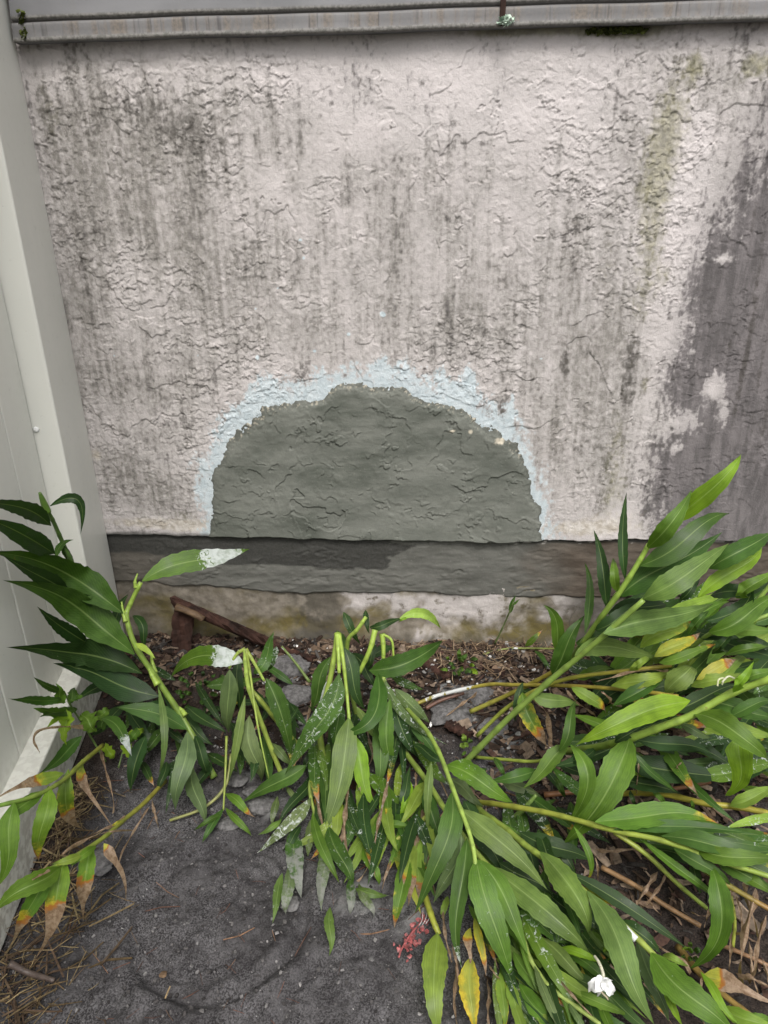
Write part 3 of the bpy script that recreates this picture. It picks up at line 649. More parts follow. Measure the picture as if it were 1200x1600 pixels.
# tall stalk by the fence
stalk('ginger_stalk', 'tall ginger stalk by the fence with paint-tipped leaf reaching over the ledge',
  [[(335, 1215, 0), (290, 1130, .10), (248, 1065, .20), (212, 1010, .29), (198, 965, .355), (203, 945, .38), (220, 910, .43)],
   [(196, 972, .35), (192, 955, .37), (190, 940, .39), D(r0=.005, r1=.002, tone=LIME)], [(212, 918, .42), (211, 908, .435), (215, 896, .45), D(r0=.005, r1=.0015, tone=LIME)],
   [(243, 1052, .21), (238, 1035, .23), (236, 1022, .25), D(r0=.006, r1=.002, tone=LIME)], [(246, 1070, .2), (236, 1052, .225), (232, 1042, .24), D(r0=.008, r1=.002, tone=LIME)],
   [(290, 1118, .12), (282, 1108, .13), (272, 1102, .14), D(r0=.007, r1=.002, tone=LIME)]],
  [(222, 908, 395, 852, 42, 'leaf', D(h0=.43, h1=.45, m=(305, 876), mh=.455, pt=(.58, .90), lay=.3, fold=.12)),
   (192, 958, 8, 868, 58, 'mid', D(h0=.37, h1=.47, m=(100, 894), mh=.45, lay=.2)),
   (210, 1022, 26, 914, 64, 'mid', D(h0=.29, h1=.42, m=(122, 950), mh=.38, lay=.2)),
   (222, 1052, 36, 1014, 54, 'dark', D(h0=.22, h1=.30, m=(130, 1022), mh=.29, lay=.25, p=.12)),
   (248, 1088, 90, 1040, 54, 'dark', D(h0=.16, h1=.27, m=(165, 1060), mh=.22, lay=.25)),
   (292, 1140, 182, 1106, 52, 'mid', D(h0=.10, h1=.16, m=(235, 1112), mh=.15, p=.16)),
   (292, 1104, 355, 1143, 34, 'dark', D(h0=.11, h1=.10)),
   (292, 1143, 273, 1272, 38, 'grey', D(h0=.16, h1=.05, m=(284, 1205), mh=.13, lay=.1)),
   (300, 1195, 323, 1290, 30, 'grey', D(h0=.08, h1=.02, lay=.1)),
   (247, 1073, 247, 1213, 15, 'pale', D(h0=.22, h1=.07, m=(257, 1150), mh=.17, lay=.1)),
   (212, 1005, 242, 1030, 13, 'lime', D(h0=.31, h1=.29)),
   (207, 962, 224, 1018, 30, 'dark', D(h0=.33, h1=.25, m=(224, 985), lay=.1)),
   (228, 1150, 204, 1236, 30, 'dark', D(h0=.10, h1=.015)),
   (158, 1122, 206, 1182, 36, 'mid', D(h0=.17, h1=.13, m=(188, 1142), mh=.18, pt=(.66, 1.0), p=.15)),
   (305, 1150, 330, 1215, 30, 'dark', D(h0=.10, h1=.02)), (255, 1095, 190, 1120, 30, 'dark', D(h0=.13, h1=.12)), (330, 1190, 300, 1240, 26, 'dark', D(h0=.04, h1=.015)),
   (270, 1110, 335, 1165, 28, 'dark', D(h0=.07, h1=.04))], .2, r0=.0075, r1=.0052, tone=(.16, .24, .045), tone2=(.26, .38, .06))
stalk('ginger_stalk', 'dark green ginger stalk with a bud in the fence corner behind the tall one',
  [[(205, 1130, 0), (180, 1030, .20), (150, 955, .34), (125, 905, .43), (98, 848, .53), (82, 812, .585), (70, 792, .62)],
   [(74, 800, .61), (66, 780, .64), (62, 770, .66), D(r0=.0085, r1=.003, tone=(.14, .26, .04), nodes=0)]],
  [(80, 822, -28, 786, 40, 'dark', D(h0=.57, h1=.66, m=(30, 792), mh=.64, lay=.1)), (86, 866, -34, 806, 62, 'dark', D(h0=.50, h1=.62, m=(30, 832), mh=.58, lay=.1)),
   (78, 791, 126, 834, 34, 'dark', D(h0=.61, h1=.56, m=(122, 782), mh=.64, lay=.1)), (88, 872, 118, 842, 36, 'mid', D(h0=.50, h1=.53, m=(95, 852), lay=.1)),
   (108, 925, 15, 875, 44, 'dark', D(h0=.42, h1=.50, lay=.1)), (178, 950, 140, 894, 42, 'dark', D(h0=.33, h1=.41, lay=.1)), (138, 1006, 62, 952, 36, 'dark', D(h0=.28, h1=.36, lay=.1)),
   (152, 950, 106, 912, 34, 'dark', D(h0=.36, h1=.42, lay=.1)), (96, 850, 116, 890, 36, 'dark', D(h0=.51, h1=.45, lay=.1)), (168, 985, 200, 930, 34, 'dark', D(h0=.3, h1=.34, lay=.1)),
   (128, 1150, 64, 1206, 36, 'mid', D(h0=.14, h1=.08, lay=.2)), (150, 1010, 190, 1040, 36, 'dark', D(h0=.25, h1=.22)), (190, 1060, 120, 1090, 40, 'dark', D(h0=.16, h1=.15)),
   (195, 1100, 140, 1150, 34, 'dark', D(h0=.10, h1=.06)), (200, 1110, 240, 1170, 30, 'dark', D(h0=.08, h1=.03))], .3, tone=(.06, .12, .03), tone2=(.10, .18, .04))
# two yellowing stalks leaning out of the lower left corner
stalk('ginger_stalk', 'yellowing ginger stalk at the left edge, upper of two beside the fence foot',
  [[(160, 1165, .10), (130, 1190, .17), (95, 1222, .23), (50, 1245, .27), (-15, 1262, .30)]],
  [(107, 1202, 138, 1300, 30, 'lit', D(h0=.22, h1=.05, m=(104, 1262), mh=.16, y=.6, b=.62, lay=.1)), (128, 1186, 178, 1296, 20, 'yg', D(h0=.18, h1=.04, m=(138, 1238), mh=.12, y=.6, b=.28, lay=.1)),
   (76, 1228, 61, 1350, 38, 'lit', D(h0=.25, h1=.12, m=(66, 1290), mh=.23, y=.35, b=.9, lay=.1)), (22, 1254, -8, 1392, 38, 'lit', D(h0=.29, h1=.14, m=(14, 1320), mh=.25, y=.25, lay=.1)),
   (100, 1208, -14, 1252, 24, 'yg', D(h0=.23, h1=.28, m=(50, 1222), y=.5, b=.5, lay=.1)), (70, 1236, -10, 1300, 26, 'lit', D(h0=.25, h1=.26, lay=.1)), (40, 1250, 18, 1285, 16, 'yg', D(h0=.26, h1=.22, y=.6, b=.5))], .2,
  r0=.005, r1=.0035, tone=(.30, .30, .05), tone2=(.16, .28, .05))
stalk('ginger_stalk', 'yellowing ginger stalk with long brown leaf tips, lower of two beside the fence foot',
  [[(258, 1220, .015), (225, 1255, .07), (195, 1280, .11), (160, 1310, .16), (105, 1345, .21), (62, 1364, .24)]],
  [(92, 1356, -14, 1430, 46, 'lit', D(h0=.22, h1=.22, m=(45, 1385), mh=.25, lay=.1)), (100, 1345, 50, 1506, 38, 'lit', D(h0=.215, h1=.05, m=(86, 1420), mh=.18, y=.2, b=.56, lay=.1)),
   (142, 1320, 132, 1446, 30, 'lit', D(h0=.18, h1=.05, m=(132, 1380), mh=.15, y=.55, b=.55, lay=.1)), (162, 1318, 197, 1410, 24, 'yg', D(h0=.16, h1=.03, m=(184, 1352), mh=.12, y=.8, b=.18, lay=.1)),
   (70, 1364, 18, 1474, 34, 'leaf', D(h0=.23, h1=.10, m=(50, 1412), mh=.2, b=.74, lay=.1)), (92, 1340, 206, 1298, 15, 'brown', D(h0=.19, h1=.12, m=(140, 1308), b=.02)),
   (238, 1250, 248, 1298, 15, 'brown', D(h0=.06, h1=.015, b=.02)), (232, 1262, 184, 1352, 12, 'brown', D(h0=.06, h1=.02, b=.02)), (150, 1322, 112, 1352, 24, 'lit', D(h0=.18, h1=.2, lay=.1)),
   (128, 1335, 76, 1350, 20, 'yg', D(h0=.21, h1=.22, y=.4, lay=.1)), (78, 1362, 44, 1378, 16, 'brown', D(h0=.25, h1=.25, b=.02)), (190, 1282, 172, 1290, 16, 'yel', D(h0=.12, h1=.12, y=1)),
   (195, 1275, 140, 1305, 14, 'brown', D(h0=.115, h1=.12, b=.02))], .2, r0=.005, r1=.0035, tone=(.34, .30, .05), tone2=(.18, .28, .05))
# snapped stalks left of centre
stalk('ginger_stalk', 'snapped ginger stalk folded over beside the white-painted leaf',
  [[(440, 1210, 0), (420, 1160, .09), (402, 1112, .17), (388, 1072, .23), (384, 1040, .275), (383, 1014, .31)], [(383, 1014, .31), (370, 1022, .30), (358, 1044, .27), D(r0=.0045, r1=.003)],
   [(384, 1014, .31), (396, 1034, .285), (413, 1064, .24), D(r0=.0045, r1=.003)], [(385, 1016, .31), (392, 1060, .25), (402, 1130, .17), (420, 1216, .06), D(r0=.0035, r1=.0015)]],
  [(380, 1036, 254, 1064, 40, 'leaf', D(h0=.28, h1=.20, m=(325, 1024), mh=.29, pt=(.0, .42), p=.14, lay=.2)), (396, 1052, 428, 982, 36, 'mid', D(h0=.22, h1=.25, p=.24, m=(418, 1022), lay=.2)),
   (359, 1046, 358, 1152, 32, 'grey', D(h0=.27, h1=.10, m=(356, 1098), mh=.20, lay=.1)), (383, 1086, 353, 1230, 17, 'pale', D(h0=.22, h1=.05, lay=.1, m=(370, 1160))),
   (390, 1118, 418, 1228, 38, 'grey', D(h0=.17, h1=.03, m=(396, 1180), mh=.11, lay=.1)), (416, 1060, 455, 1178, 34, 'mid', D(h0=.24, h1=.07, m=(440, 1118), mh=.17, p=.20, lay=.1)),
   (424, 1160, 462, 1196, 32, 'grey', D(h0=.07, h1=.03)), (448, 1132, 466, 1104, 20, 'dark', D(h0=.05, h1=.06)), (374, 1030, 374, 1112, 22, 'dark', D(h0=.24, h1=.12, lay=.1)), (400, 1080, 425, 1120, 26, 'dark', D(h0=.12, h1=.06)),
   (432, 1010, 418, 1052, 20, 'mid', D(h0=.2, h1=.15, p=.45))], .2, r0=.006, r1=.005, tone=(.26, .32, .06), tone2=(.32, .44, .09), p=.08)
stalk('ginger_stalk', 'drooped thin ginger shoot hanging between the clumps, tip on the soil',
  [[(470, 1170, 0), (440, 1135, .10), (410, 1098, .18), (392, 1078, .21)], [(354, 1150, .12), (352, 1210, .06), (349, 1266, .02), D(r0=.003, r1=.002)], [(362, 1178, .08), (352, 1228, .04), (318, 1262, .02), (265, 1282, .015), D(r0=.004, r1=.003, tone=(.24, .25, .08), paint=.25)]],
  [(349, 1264, 314, 1318, 14, 'mid', D(h0=.03, h1=.015)), (346, 1272, 300, 1298, 10, 'mid', D(h0=.03, h1=.015)), (352, 1240, 397, 1277, 18, 'leaf', D(h0=.05, h1=.02, b=.85)), (352, 1262, 396, 1306, 13, 'leaf', D(h0=.035, h1=.015)),
   (447, 1228, 464, 1256, 18, 'grey', D(h0=.04, h1=.02)), (434, 1244, 424, 1292, 22, 'grey', D(h0=.03, h1=.015, d=.6)), (440, 1280, 402, 1304, 12, 'pale', D(h0=.03, h1=.015, d=.4))], .05,
  r0=.006, r1=.005, tone=(.26, .32, .06), p=.06)
stalk('ginger_stalk', 'short leafless ginger stub splashed with white paint beside the grey clod', [[(484, 1066, .01), (462, 1036, .06), (440, 1010, .10)]], [], .1, r0=.0045, r1=.003, tone=(.14, .20, .05), paint=.42)
# central clump, tops snapped and hanging
stalk('ginger_stalk', 'snapped central ginger stalk with large pale leaf hanging down to the soil',
  [[(512, 1215, 0), (500, 1140, .12), (518, 1050, .24), (527, 992, .32)], [(527, 990, .32), (529, 1020, .295), (530, 1052, .26), D(r0=.007, r1=.004, tone=LIME)], [(530, 990, .32), (536, 1030, .29), (541, 1075, .235), (546, 1128, .18), D(r0=.0045, r1=.0035, tone=LIME)]],
  [(545, 1120, 500, 1312, 46, 'pale', D(h0=.19, h1=.03, m=(535, 1205), mh=.125, lay=.05, fold=-.15)), (530, 1052, 450, 1208, 44, 'mid', D(h0=.27, h1=.09, m=(500, 1130), mh=.20, lay=.1, p=.36)),
   (538, 1012, 574, 1112, 44, 'dark', D(h0=.27, h1=.13, m=(552, 1065), mh=.21, lay=.1)), (517, 1026, 486, 1110, 40, 'mid', D(h0=.24, h1=.11, m=(498, 1070), mh=.18, lay=.1)), (516, 1058, 498, 1106, 12, 'pale', D(h0=.21, h1=.13, p=.7, lay=.1)),
   (553, 1148, 590, 1264, 32, 'bright', D(h0=.14, h1=.02, m=(566, 1212), mh=.08, lay=.1)), (530, 1095, 528, 1176, 28, 'mid', D(h0=.18, h1=.08, lay=.1, p=.3)), (478, 1196, 376, 1252, 30, 'mid', D(h0=.09, h1=.02, p=.1, m=(435, 1222))),
   (487, 1205, 510, 1256, 24, 'dark', D(h0=.07, h1=.02)), (540, 1130, 520, 1190, 30, 'dark', D(h0=.09, h1=.04)), (500, 1150, 470, 1215, 30, 'dark', D(h0=.06, h1=.02)), (507, 1300, 502, 1424, 28, 'grey', D(h0=.035, h1=.015, d=.75, m=(506, 1360))),
   (516, 1418, 515, 1492, 19, 'pale', D(h0=.03, h1=.015, d=.4)), (486, 1130, 500, 1190, 22, 'dark', D(h0=.08, h1=.03))], .15, r0=.0075, r1=.0055, tone=(.22, .28, .06), tone2=LIME, p=.27)
stalk('ginger_stalk', 'snapped central ginger stalk with lime green curled leaf against the foundation',
  [[(560, 1130, 0), (545, 1060, .14), (543, 1004, .25), (558, 984, .29), (572, 964, .32)], [(586, 984, .30), (578, 1015, .26), (561, 1052, .20), D(r0=.007, r1=.005, tone=LIME)], [(597, 990, .28), (599, 1012, .25), (599, 1040, .21), D(r0=.007, r1=.004, tone=LIME)],
   [(598, 991, .28), (612, 1001, .27), (615, 1028, .23), D(r0=.0035, r1=.0025, tone=LIME)]],
  [(577, 980, 632, 966, 22, 'dark', D(h0=.29, h1=.29, lay=.1, m=(602, 975))), (624, 967, 689, 984, 19, 'lime', D(h0=.30, h1=.24, m=(664, 960), mh=.30, lay=.1, fold=.5)), (637, 965, 622, 972, 16, 'bright', D(h0=.30, h1=.29)),
   (537, 956, 563, 1006, 26, 'dark', D(h0=.29, h1=.21, lay=.1)), (571, 953, 577, 990, 24, 'dark', D(h0=.31, h1=.27, lay=.1)), (577, 1047, 694, 998, 42, 'mid', D(h0=.20, h1=.22, m=(640, 1034), mh=.225, lay=.15)),
   (590, 1052, 526, 1148, 36, 'mid', D(h0=.22, h1=.16, m=(584, 1118), mh=.20, lay=.1)), (582, 1000, 575, 1052, 42, 'dark', D(h0=.22, h1=.15, lay=.1)), (615, 1010, 560, 1030, 30, 'dark', D(h0=.18, h1=.16)), (548, 1020, 590, 1075, 36, 'dark', D(h0=.14, h1=.1)),
   (526, 985, 545, 1040, 22, 'mid', D(h0=.2, h1=.15, p=.3)), (605, 1040, 640, 1080, 30, 'mid', D(h0=.14, h1=.1, p=.2))], .2, r0=.006, r1=.0045, tone=(.20, .28, .06), tone2=LIME, p=.20)
stalk('ginger_stalk', 'paint-splashed ginger stalk in the middle with leaves hanging beside bare soil',
  [[(600, 1200, 0), (592, 1130, .10), (592, 1085, .17), (600, 1058, .205)], [(600, 1060, .2), (612, 1090, .17), (640, 1130, .12), D(r0=.004, r1=.003)]],
  [(614, 1058, 662, 1078, 36, 'mid', D(h0=.15, h1=.12, p=.34)), (617, 1076, 674, 1132, 32, 'grey', D(h0=.15, h1=.08, p=.30, lay=.1)), (602, 1062, 702, 1164, 17, 'grey', D(h0=.2, h1=.06, m=(628, 1112), mh=.15, p=.38, lay=.1)),
   (610, 1092, 622, 1204, 30, 'leaf', D(h0=.18, h1=.04, m=(604, 1160), mh=.11, p=.15, lay=.1)), (617, 1104, 652, 1184, 30, 'dark', D(h0=.14, h1=.05, lay=.1)), (557, 1104, 594, 1162, 15, 'pale', D(h0=.15, h1=.08, lay=.1)),
   (595, 1122, 590, 1234, 32, 'mid', D(h0=.12, h1=.03, lay=.1)), (640, 1130, 690, 1190, 22, 'mid', D(h0=.10, h1=.03, p=.2)), (600, 1110, 570, 1150, 30, 'dark', D(h0=.08, h1=.05)), (625, 1140, 600, 1215, 30, 'dark', D(h0=.06, h1=.02)),
   (640, 1150, 675, 1215, 28, 'dark', D(h0=.05, h1=.02))], .1, tone=(.24, .32, .07), p=.27)
# cement-dusted leaves lying on the soil in front of the central clump
stalk('ginger_stalk', 'cement-dusted ginger shoot lying flat on the soil in front of the central clump',
  [[(500, 1200, .05), (484, 1225, .05), (490, 1265, .04), (500, 1290, .03)]],
  [(486, 1246, 398, 1334, 26, 'grey', D(h0=.06, h1=.015, m=(452, 1288), p=.44)), (455, 1294, 474, 1404, 38, 'mid', D(h0=.03, h1=.015, d=.85, p=.18)), (441, 1364, 426, 1442, 17, 'pale', D(h0=.025, h1=.015, d=.2, p=.2)),
   (450, 1356, 444, 1434, 23, 'grey', D(h0=.03, h1=.015, d=.8)), (513, 1292, 556, 1388, 36, 'mid', D(h0=.045, h1=.015, d=.25, p=.25)), (527, 1256, 553, 1318, 26, 'mid', D(h0=.05, h1=.02)), (540, 1262, 586, 1268, 17, 'dark', D(h0=.02, h1=.018, d=.4)),
   (555, 1388, 606, 1400, 22, 'pale', D(h0=.02, h1=.015, d=.5)), (548, 1372, 545, 1432, 20, 'mid', D(h0=.02, h1=.015, d=.9)), (560, 1380, 590, 1436, 17, 'grey', D(h0=.018, h1=.015, d=.7)), (470, 1290, 440, 1330, 22, 'dark', D(h0=.03, h1=.018)),
   (485, 1280, 480, 1340, 22, 'grey', D(h0=.04, h1=.02, d=.5, p=.2)), (500, 1270, 525, 1330, 24, 'dark', D(h0=.035, h1=.02))], .03, r0=.0045, r1=.003, tone=(.26, .34, .08), paint=.25, p=.2)
stalk('ginger_stalk', 'bent lime ginger shoot with small twisted leaves above the yellowed leaf bundle',
  [[(672, 1265, .06), (655, 1288, .055), (625, 1308, .045), (580, 1314, .03)], [(668, 1272, .06), (640, 1300, .05), (618, 1312, .045), D(r0=.003)]],
  [(593, 1284, 645, 1294, 20, 'leaf', D(h0=.05, h1=.05)), (584, 1316, 541, 1282, 27, 'pale', D(h0=.04, h1=.03)), (567, 1324, 596, 1388, 23, 'leaf', D(h0=.04, h1=.015, p=.22)), (600, 1305, 560, 1330, 20, 'yg', D(h0=.03, h1=.02)),
   (634, 1334, 612, 1454, 31, 'leaf', D(h0=.06, h1=.015, y=.45, b=.93, p=.15, m=(628, 1392))), (646, 1318, 640, 1422, 28, 'yg', D(h0=.06, h1=.015, y=.4, b=.6)), (661, 1308, 655, 1418, 25, 'yg', D(h0=.05, h1=.015, y=.4, b=.75)),
   (625, 1256, 641, 1198, 26, 'dark', D(h0=.06, h1=.08)), (640, 1220, 624, 1282, 17, 'bright', D(h0=.075, h1=.03)), (650, 1208, 653, 1254, 15, 'brown', D(h0=.07, h1=.03, b=.04)), (610, 1330, 640, 1360, 22, 'yg', D(h0=.03, h1=.02, b=.8))], .05,
  r0=.004, r1=.003, tone=(.36, .40, .08))
# stalks splayed towards the viewer
stalk('ginger_stalk', 'long ginger stalk splayed toward the viewer with broad leaves either side in the centre',
  [[(604, 1072, .03), (640, 1112, .12), (667, 1142, .16), (687, 1178, .18), (702, 1217, .19), (720, 1265, .19), (735, 1307, .18), (742, 1342, .17), (745, 1385, .15)]],
  [(697, 1195, 806, 1256, 56, 'leaf', D(h0=.18, h1=.14, m=(752, 1222), mh=.19, lay=.3)), (706, 1238, 652, 1424, 44, 'mid', D(h0=.19, h1=.06, m=(692, 1330), mh=.16, lay=.2)), (720, 1302, 676, 1412, 30, 'grey', D(h0=.17, h1=.07, m=(706, 1360), mh=.13, lay=.1)),
   (730, 1310, 722, 1518, 36, 'mid', D(h0=.175, h1=.05, m=(716, 1410), mh=.13, pt=(.88, 1.0), p=.08, lay=.2)), (719, 1264, 852, 1388, 44, 'pale', D(h0=.19, h1=.12, m=(790, 1322), mh=.18, p=.12, lay=.3)),
   (744, 1342, 804, 1538, 52, 'leaf', D(h0=.17, h1=.05, m=(768, 1432), mh=.14, pt=(.93, 1.0), p=.18, lay=.3)), (747, 1343, 824, 1494, 40, 'leaf', D(h0=.165, h1=.08, m=(792, 1410), mh=.14, p=.1, lay=.3)), (674, 1190, 668, 1302, 17, 'pale', D(h0=.15, h1=.05, lay=.1)),
   (690, 1190, 640, 1160, 24, 'dark', D(h0=.12, h1=.1)), (735, 1310, 700, 1400, 26, 'dark', D(h0=.10, h1=.04)), (725, 1250, 770, 1330, 34, 'dark', D(h0=.11, h1=.06))], .15, r0=.0055, r1=.0035, tone=(.24, .34, .06), tone2=(.30, .42, .09), p=.20)
stalk('ginger_stalk', 'ginger stalk lying under the splayed one, its pale speckled leaf pointing right',
  [[(625, 1165, .02), (640, 1185, .06), (670, 1225, .09), (692, 1260, .10), (728, 1312, .11), (762, 1352, .11), (800, 1395, .09)]],
  [(758, 1350, 932, 1494, 46, 'pale', D(h0=.12, h1=.09, m=(848, 1418), mh=.135, p=.12, lay=.3)), (724, 1262, 789, 1372, 36, 'dark', D(h0=.11, h1=.07, p=.2)), (780, 1348, 872, 1402, 40, 'dark', D(h0=.10, h1=.08, p=.27)), (808, 1424, 884, 1474, 36, 'mid', D(h0=.08, h1=.06, p=.36)),
   (690, 1262, 740, 1290, 30, 'dark', D(h0=.09, h1=.06)), (800, 1400, 850, 1445, 30, 'dark', D(h0=.06, h1=.04)), (670, 1225, 690, 1320, 28, 'mid', D(h0=.09, h1=.03)), (695, 1215, 760, 1262, 40, 'grey', D(h0=.10, h1=.08)), (660, 1215, 650, 1300, 24, 'mid', D(h0=.06, h1=.02))],
  .1, r0=.0065, r1=.0045, tone=(.20, .28, .05), tone2=(.28, .36, .07))
stalk('ginger_stalk', 'thick ginger stalk running to the lower right corner with a white paint blot on it',
  [[(735, 1252, .02), (755, 1270, .06), (790, 1295, .09), (820, 1320, .115), (848, 1340, .13), (890, 1373, .14), (917, 1397, .15), (960, 1433, .155), (1007, 1477, .16), (1060, 1533, .15), (1128, 1600, .14)],
   [(972, 1446, .163), (982, 1456, .164), (994, 1468, .163), D(r0=.0056, r1=.0052, tone=(.3, .38, .08), paint=.62, nodes=0)]],
  [(845, 1332, 928, 1474, 48, 'pale', D(h0=.15, h1=.11, m=(897, 1394), mh=.165, p=.14, lay=.3)), (917, 1392, 1026, 1606, 54, 'pale', D(h0=.16, h1=.10, m=(974, 1494), mh=.16, p=.07, lay=.3)), (1018, 1490, 1160, 1628, 58, 'leaf', D(h0=.17, h1=.14, m=(1085, 1562), mh=.18, lay=.3)),
   (968, 1438, 1036, 1492, 24, 'dark', D(h0=.13, h1=.11, p=.22)), (886, 1362, 1078, 1484, 26, 'dark', D(h0=.13, h1=.08, m=(985, 1420), mh=.12)), (995, 1468, 1052, 1604, 32, 'grey', D(h0=.13, h1=.08)), (1040, 1545, 1066, 1604, 15, 'bright', D(h0=.12, h1=.1)),
   (897, 1292, 918, 1376, 13, 'leaf', D(h0=.16, h1=.09, m=(922, 1340), b=.95)), (812, 1300, 932, 1340, 34, 'dark', D(h0=.07, h1=.07)), (900, 1385, 1000, 1436, 12, 'yel', D(h0=.11, h1=.1, y=.8, b=.7)), (1000, 1480, 985, 1540, 24, 'dark', D(h0=.07, h1=.03))], .12,
  r0=.0065, r1=.004, tone=(.22, .30, .05), tone2=(.32, .40, .08), p=.16)
stalk('ginger_stalk', 'ginger stalk lying to the right edge with long leaves pressed together',
  [[(742, 1253, .02), (780, 1257, .07), (840, 1267, .12), (885, 1277, .15), (957, 1297, .18), (1033, 1313, .20), (1110, 1340, .21), (1210, 1372, .22)], [(960, 1300, .17), (1010, 1335, .15), (1060, 1382, .11), (1104, 1419, .07), D(r0=.0045, r1=.0035, tone=(.32, .36, .06))],
   [(1060, 1330, .19), (1120, 1372, .17), (1170, 1402, .15), (1210, 1425, .14), D(r0=.005, tone=(.26, .30, .05), tone2=(.24, .12, .04))]],
  [(930, 1284, 1124, 1287, 44, 'leaf', D(h0=.19, h1=.21, m=(1030, 1272), mh=.215, b=.98)), (958, 1297, 1184, 1304, 24, 'mid', D(h0=.185, h1=.21, y=.25)), (1033, 1306, 1218, 1326, 36, 'mid', D(h0=.205, h1=.22)), (1087, 1326, 1224, 1342, 32, 'leaf', D(h0=.21, h1=.22)),
   (1000, 1310, 1134, 1418, 17, 'leaf', D(h0=.18, h1=.12, m=(1080, 1372))), (1053, 1326, 1152, 1386, 26, 'mid', D(h0=.2, h1=.17)), (1112, 1354, 1070, 1516, 42, 'leaf', D(h0=.20, h1=.05, m=(1128, 1440), mh=.16, lay=.1)), (1120, 1345, 1215, 1390, 30, 'mid', D(h0=.19, h1=.19)),
   (1150, 1360, 1212, 1400, 24, 'leaf', D(h0=.18, h1=.18)), (1020, 1330, 1110, 1350, 26, 'dark', D(h0=.13, h1=.13)), (1080, 1345, 1100, 1400, 22, 'dark', D(h0=.12, h1=.08))], .2, r0=.006, r1=.004, tone=(.32, .32, .05), tone2=(.24, .34, .06))
# right hand group
stalk('ginger_stalk', 'long bare-based ginger stalk rising from the middle toward the wall at right',
  [[(718, 1200, .0), (760, 1157, .10), (800, 1117, .18), (860, 1063, .29), (900, 1030, .36), (947, 990, .44), (1005, 938, .53)]],
  [(1003, 936, 1140, 848, 52, 'pale', D(h0=.53, h1=.62, m=(1072, 898), mh=.59, lay=.1)), (943, 990, 1122, 940, 48, 'pale', D(h0=.45, h1=.46, m=(1030, 966), mh=.47, lay=.2)), (898, 1024, 1031, 1028, 36, 'pale', D(h0=.37, h1=.33, m=(965, 1012), mh=.365, lay=.2)),
   (830, 1086, 914, 1100, 26, 'pale', D(h0=.24, h1=.2)), (816, 1082, 862, 1174, 38, 'leaf', D(h0=.20, h1=.08, m=(832, 1130), y=.75, b=.72, lay=.1)), (817, 1066, 804, 1132, 15, 'dark', D(h0=.2, h1=.12, lay=.1)), (826, 1088, 868, 1168, 14, 'brown', D(h0=.2, h1=.08, b=.02, m=(854, 1115)))],
  .3, r0=.0075, r1=.005, tone=(.17, .25, .055), tone2=(.24, .36, .07))
stalk('ginger_stalk', 'tallest ginger stalk at right, its top leaves standing against the dark mildew',
  [[(845, 1075, .1), (880, 1040, .24), (905, 1012, .34), (945, 957, .46), (975, 915, .53), (1000, 875, .585), (1014, 850, .62)]],
  [(1010, 857, 1080, 768, 42, 'leaf', D(h0=.61, h1=.72, m=(1048, 818), lay=.1)), (1040, 822, 1163, 704, 38, 'bright', D(h0=.63, h1=.80, m=(1110, 766), lay=.1)), (1000, 884, 1152, 790, 44, 'mid', D(h0=.575, h1=.68, m=(1076, 838), lay=.1)),
   (968, 932, 1126, 834, 50, 'mid', D(h0=.50, h1=.61, m=(1040, 885), lay=.1)), (977, 906, 981, 763, 19, 'dark', D(h0=.54, h1=.66, lay=0)), (948, 950, 927, 825, 24, 'dark', D(h0=.47, h1=.60, m=(942, 890), lay=0)), (965, 926, 958, 868, 19, 'leaf', D(h0=.51, h1=.57, lay=0)),
   (914, 990, 912, 876, 17, 'mid', D(h0=.39, h1=.51, m=(922, 925), lay=0)), (863, 1056, 914, 958, 36, 'mid', D(h0=.26, h1=.42, m=(885, 1010), lay=.1)), (870, 1022, 850, 946, 26, 'leaf', D(h0=.3, h1=.42, m=(870, 975), lay=0)), (930, 985, 1012, 942, 34, 'dark', D(h0=.42, h1=.46)),
   (950, 960, 1050, 935, 36, 'dark', D(h0=.43, h1=.45)), (985, 920, 1060, 900, 30, 'dark', D(h0=.48, h1=.52)), (900, 1005, 960, 985, 26, 'mid', D(h0=.35, h1=.38)), (920, 1000, 990, 990, 28, 'dark', D(h0=.33, h1=.34))], .4, r0=.007, r1=.0045, tone=(.18, .27, .05), tone2=(.28, .42, .07))
stalk('ginger_stalk', 'ginger stalk cut by the right edge with a curled-over dark leaf',
  [[(1010, 1075, .08), (1060, 1030, .22), (1110, 990, .33), (1155, 978, .36), (1215, 955, .40)], [(1120, 985, .35), (1160, 965, .4), (1215, 900, .5)]],
  [(1108, 888, 1212, 826, 44, 'mid', D(h0=.56, h1=.62, lay=.1)), (1090, 934, 1198, 848, 30, 'bright', D(h0=.50, h1=.6, m=(1150, 890), lay=.1)), (1103, 970, 1172, 902, 38, 'dark', D(h0=.43, h1=.52, m=(1158, 950), mh=.45, lay=.1)), (1108, 988, 1216, 928, 40, 'leaf', D(h0=.40, h1=.46, lay=.1)),
   (1075, 992, 1110, 952, 24, 'mid', D(h0=.38, h1=.44)), (1062, 938, 1100, 898, 30, 'dark', D(h0=.48, h1=.52, lay=.1)), (1130, 985, 1215, 985, 34, 'leaf', D(h0=.36, h1=.38)), (1150, 1000, 1215, 1010, 40, 'dark', D(h0=.33, h1=.33)), (1120, 1000, 1215, 1030, 44, 'dark', D(h0=.30, h1=.3)),
   (1085, 985, 1160, 1000, 34, 'dark', D(h0=.31, h1=.32)), (1110, 930, 1200, 910, 34, 'dark', D(h0=.45, h1=.48)), (1150, 935, 1215, 890, 34, 'leaf', D(h0=.47, h1=.52))], .4, tone=(.24, .36, .07))
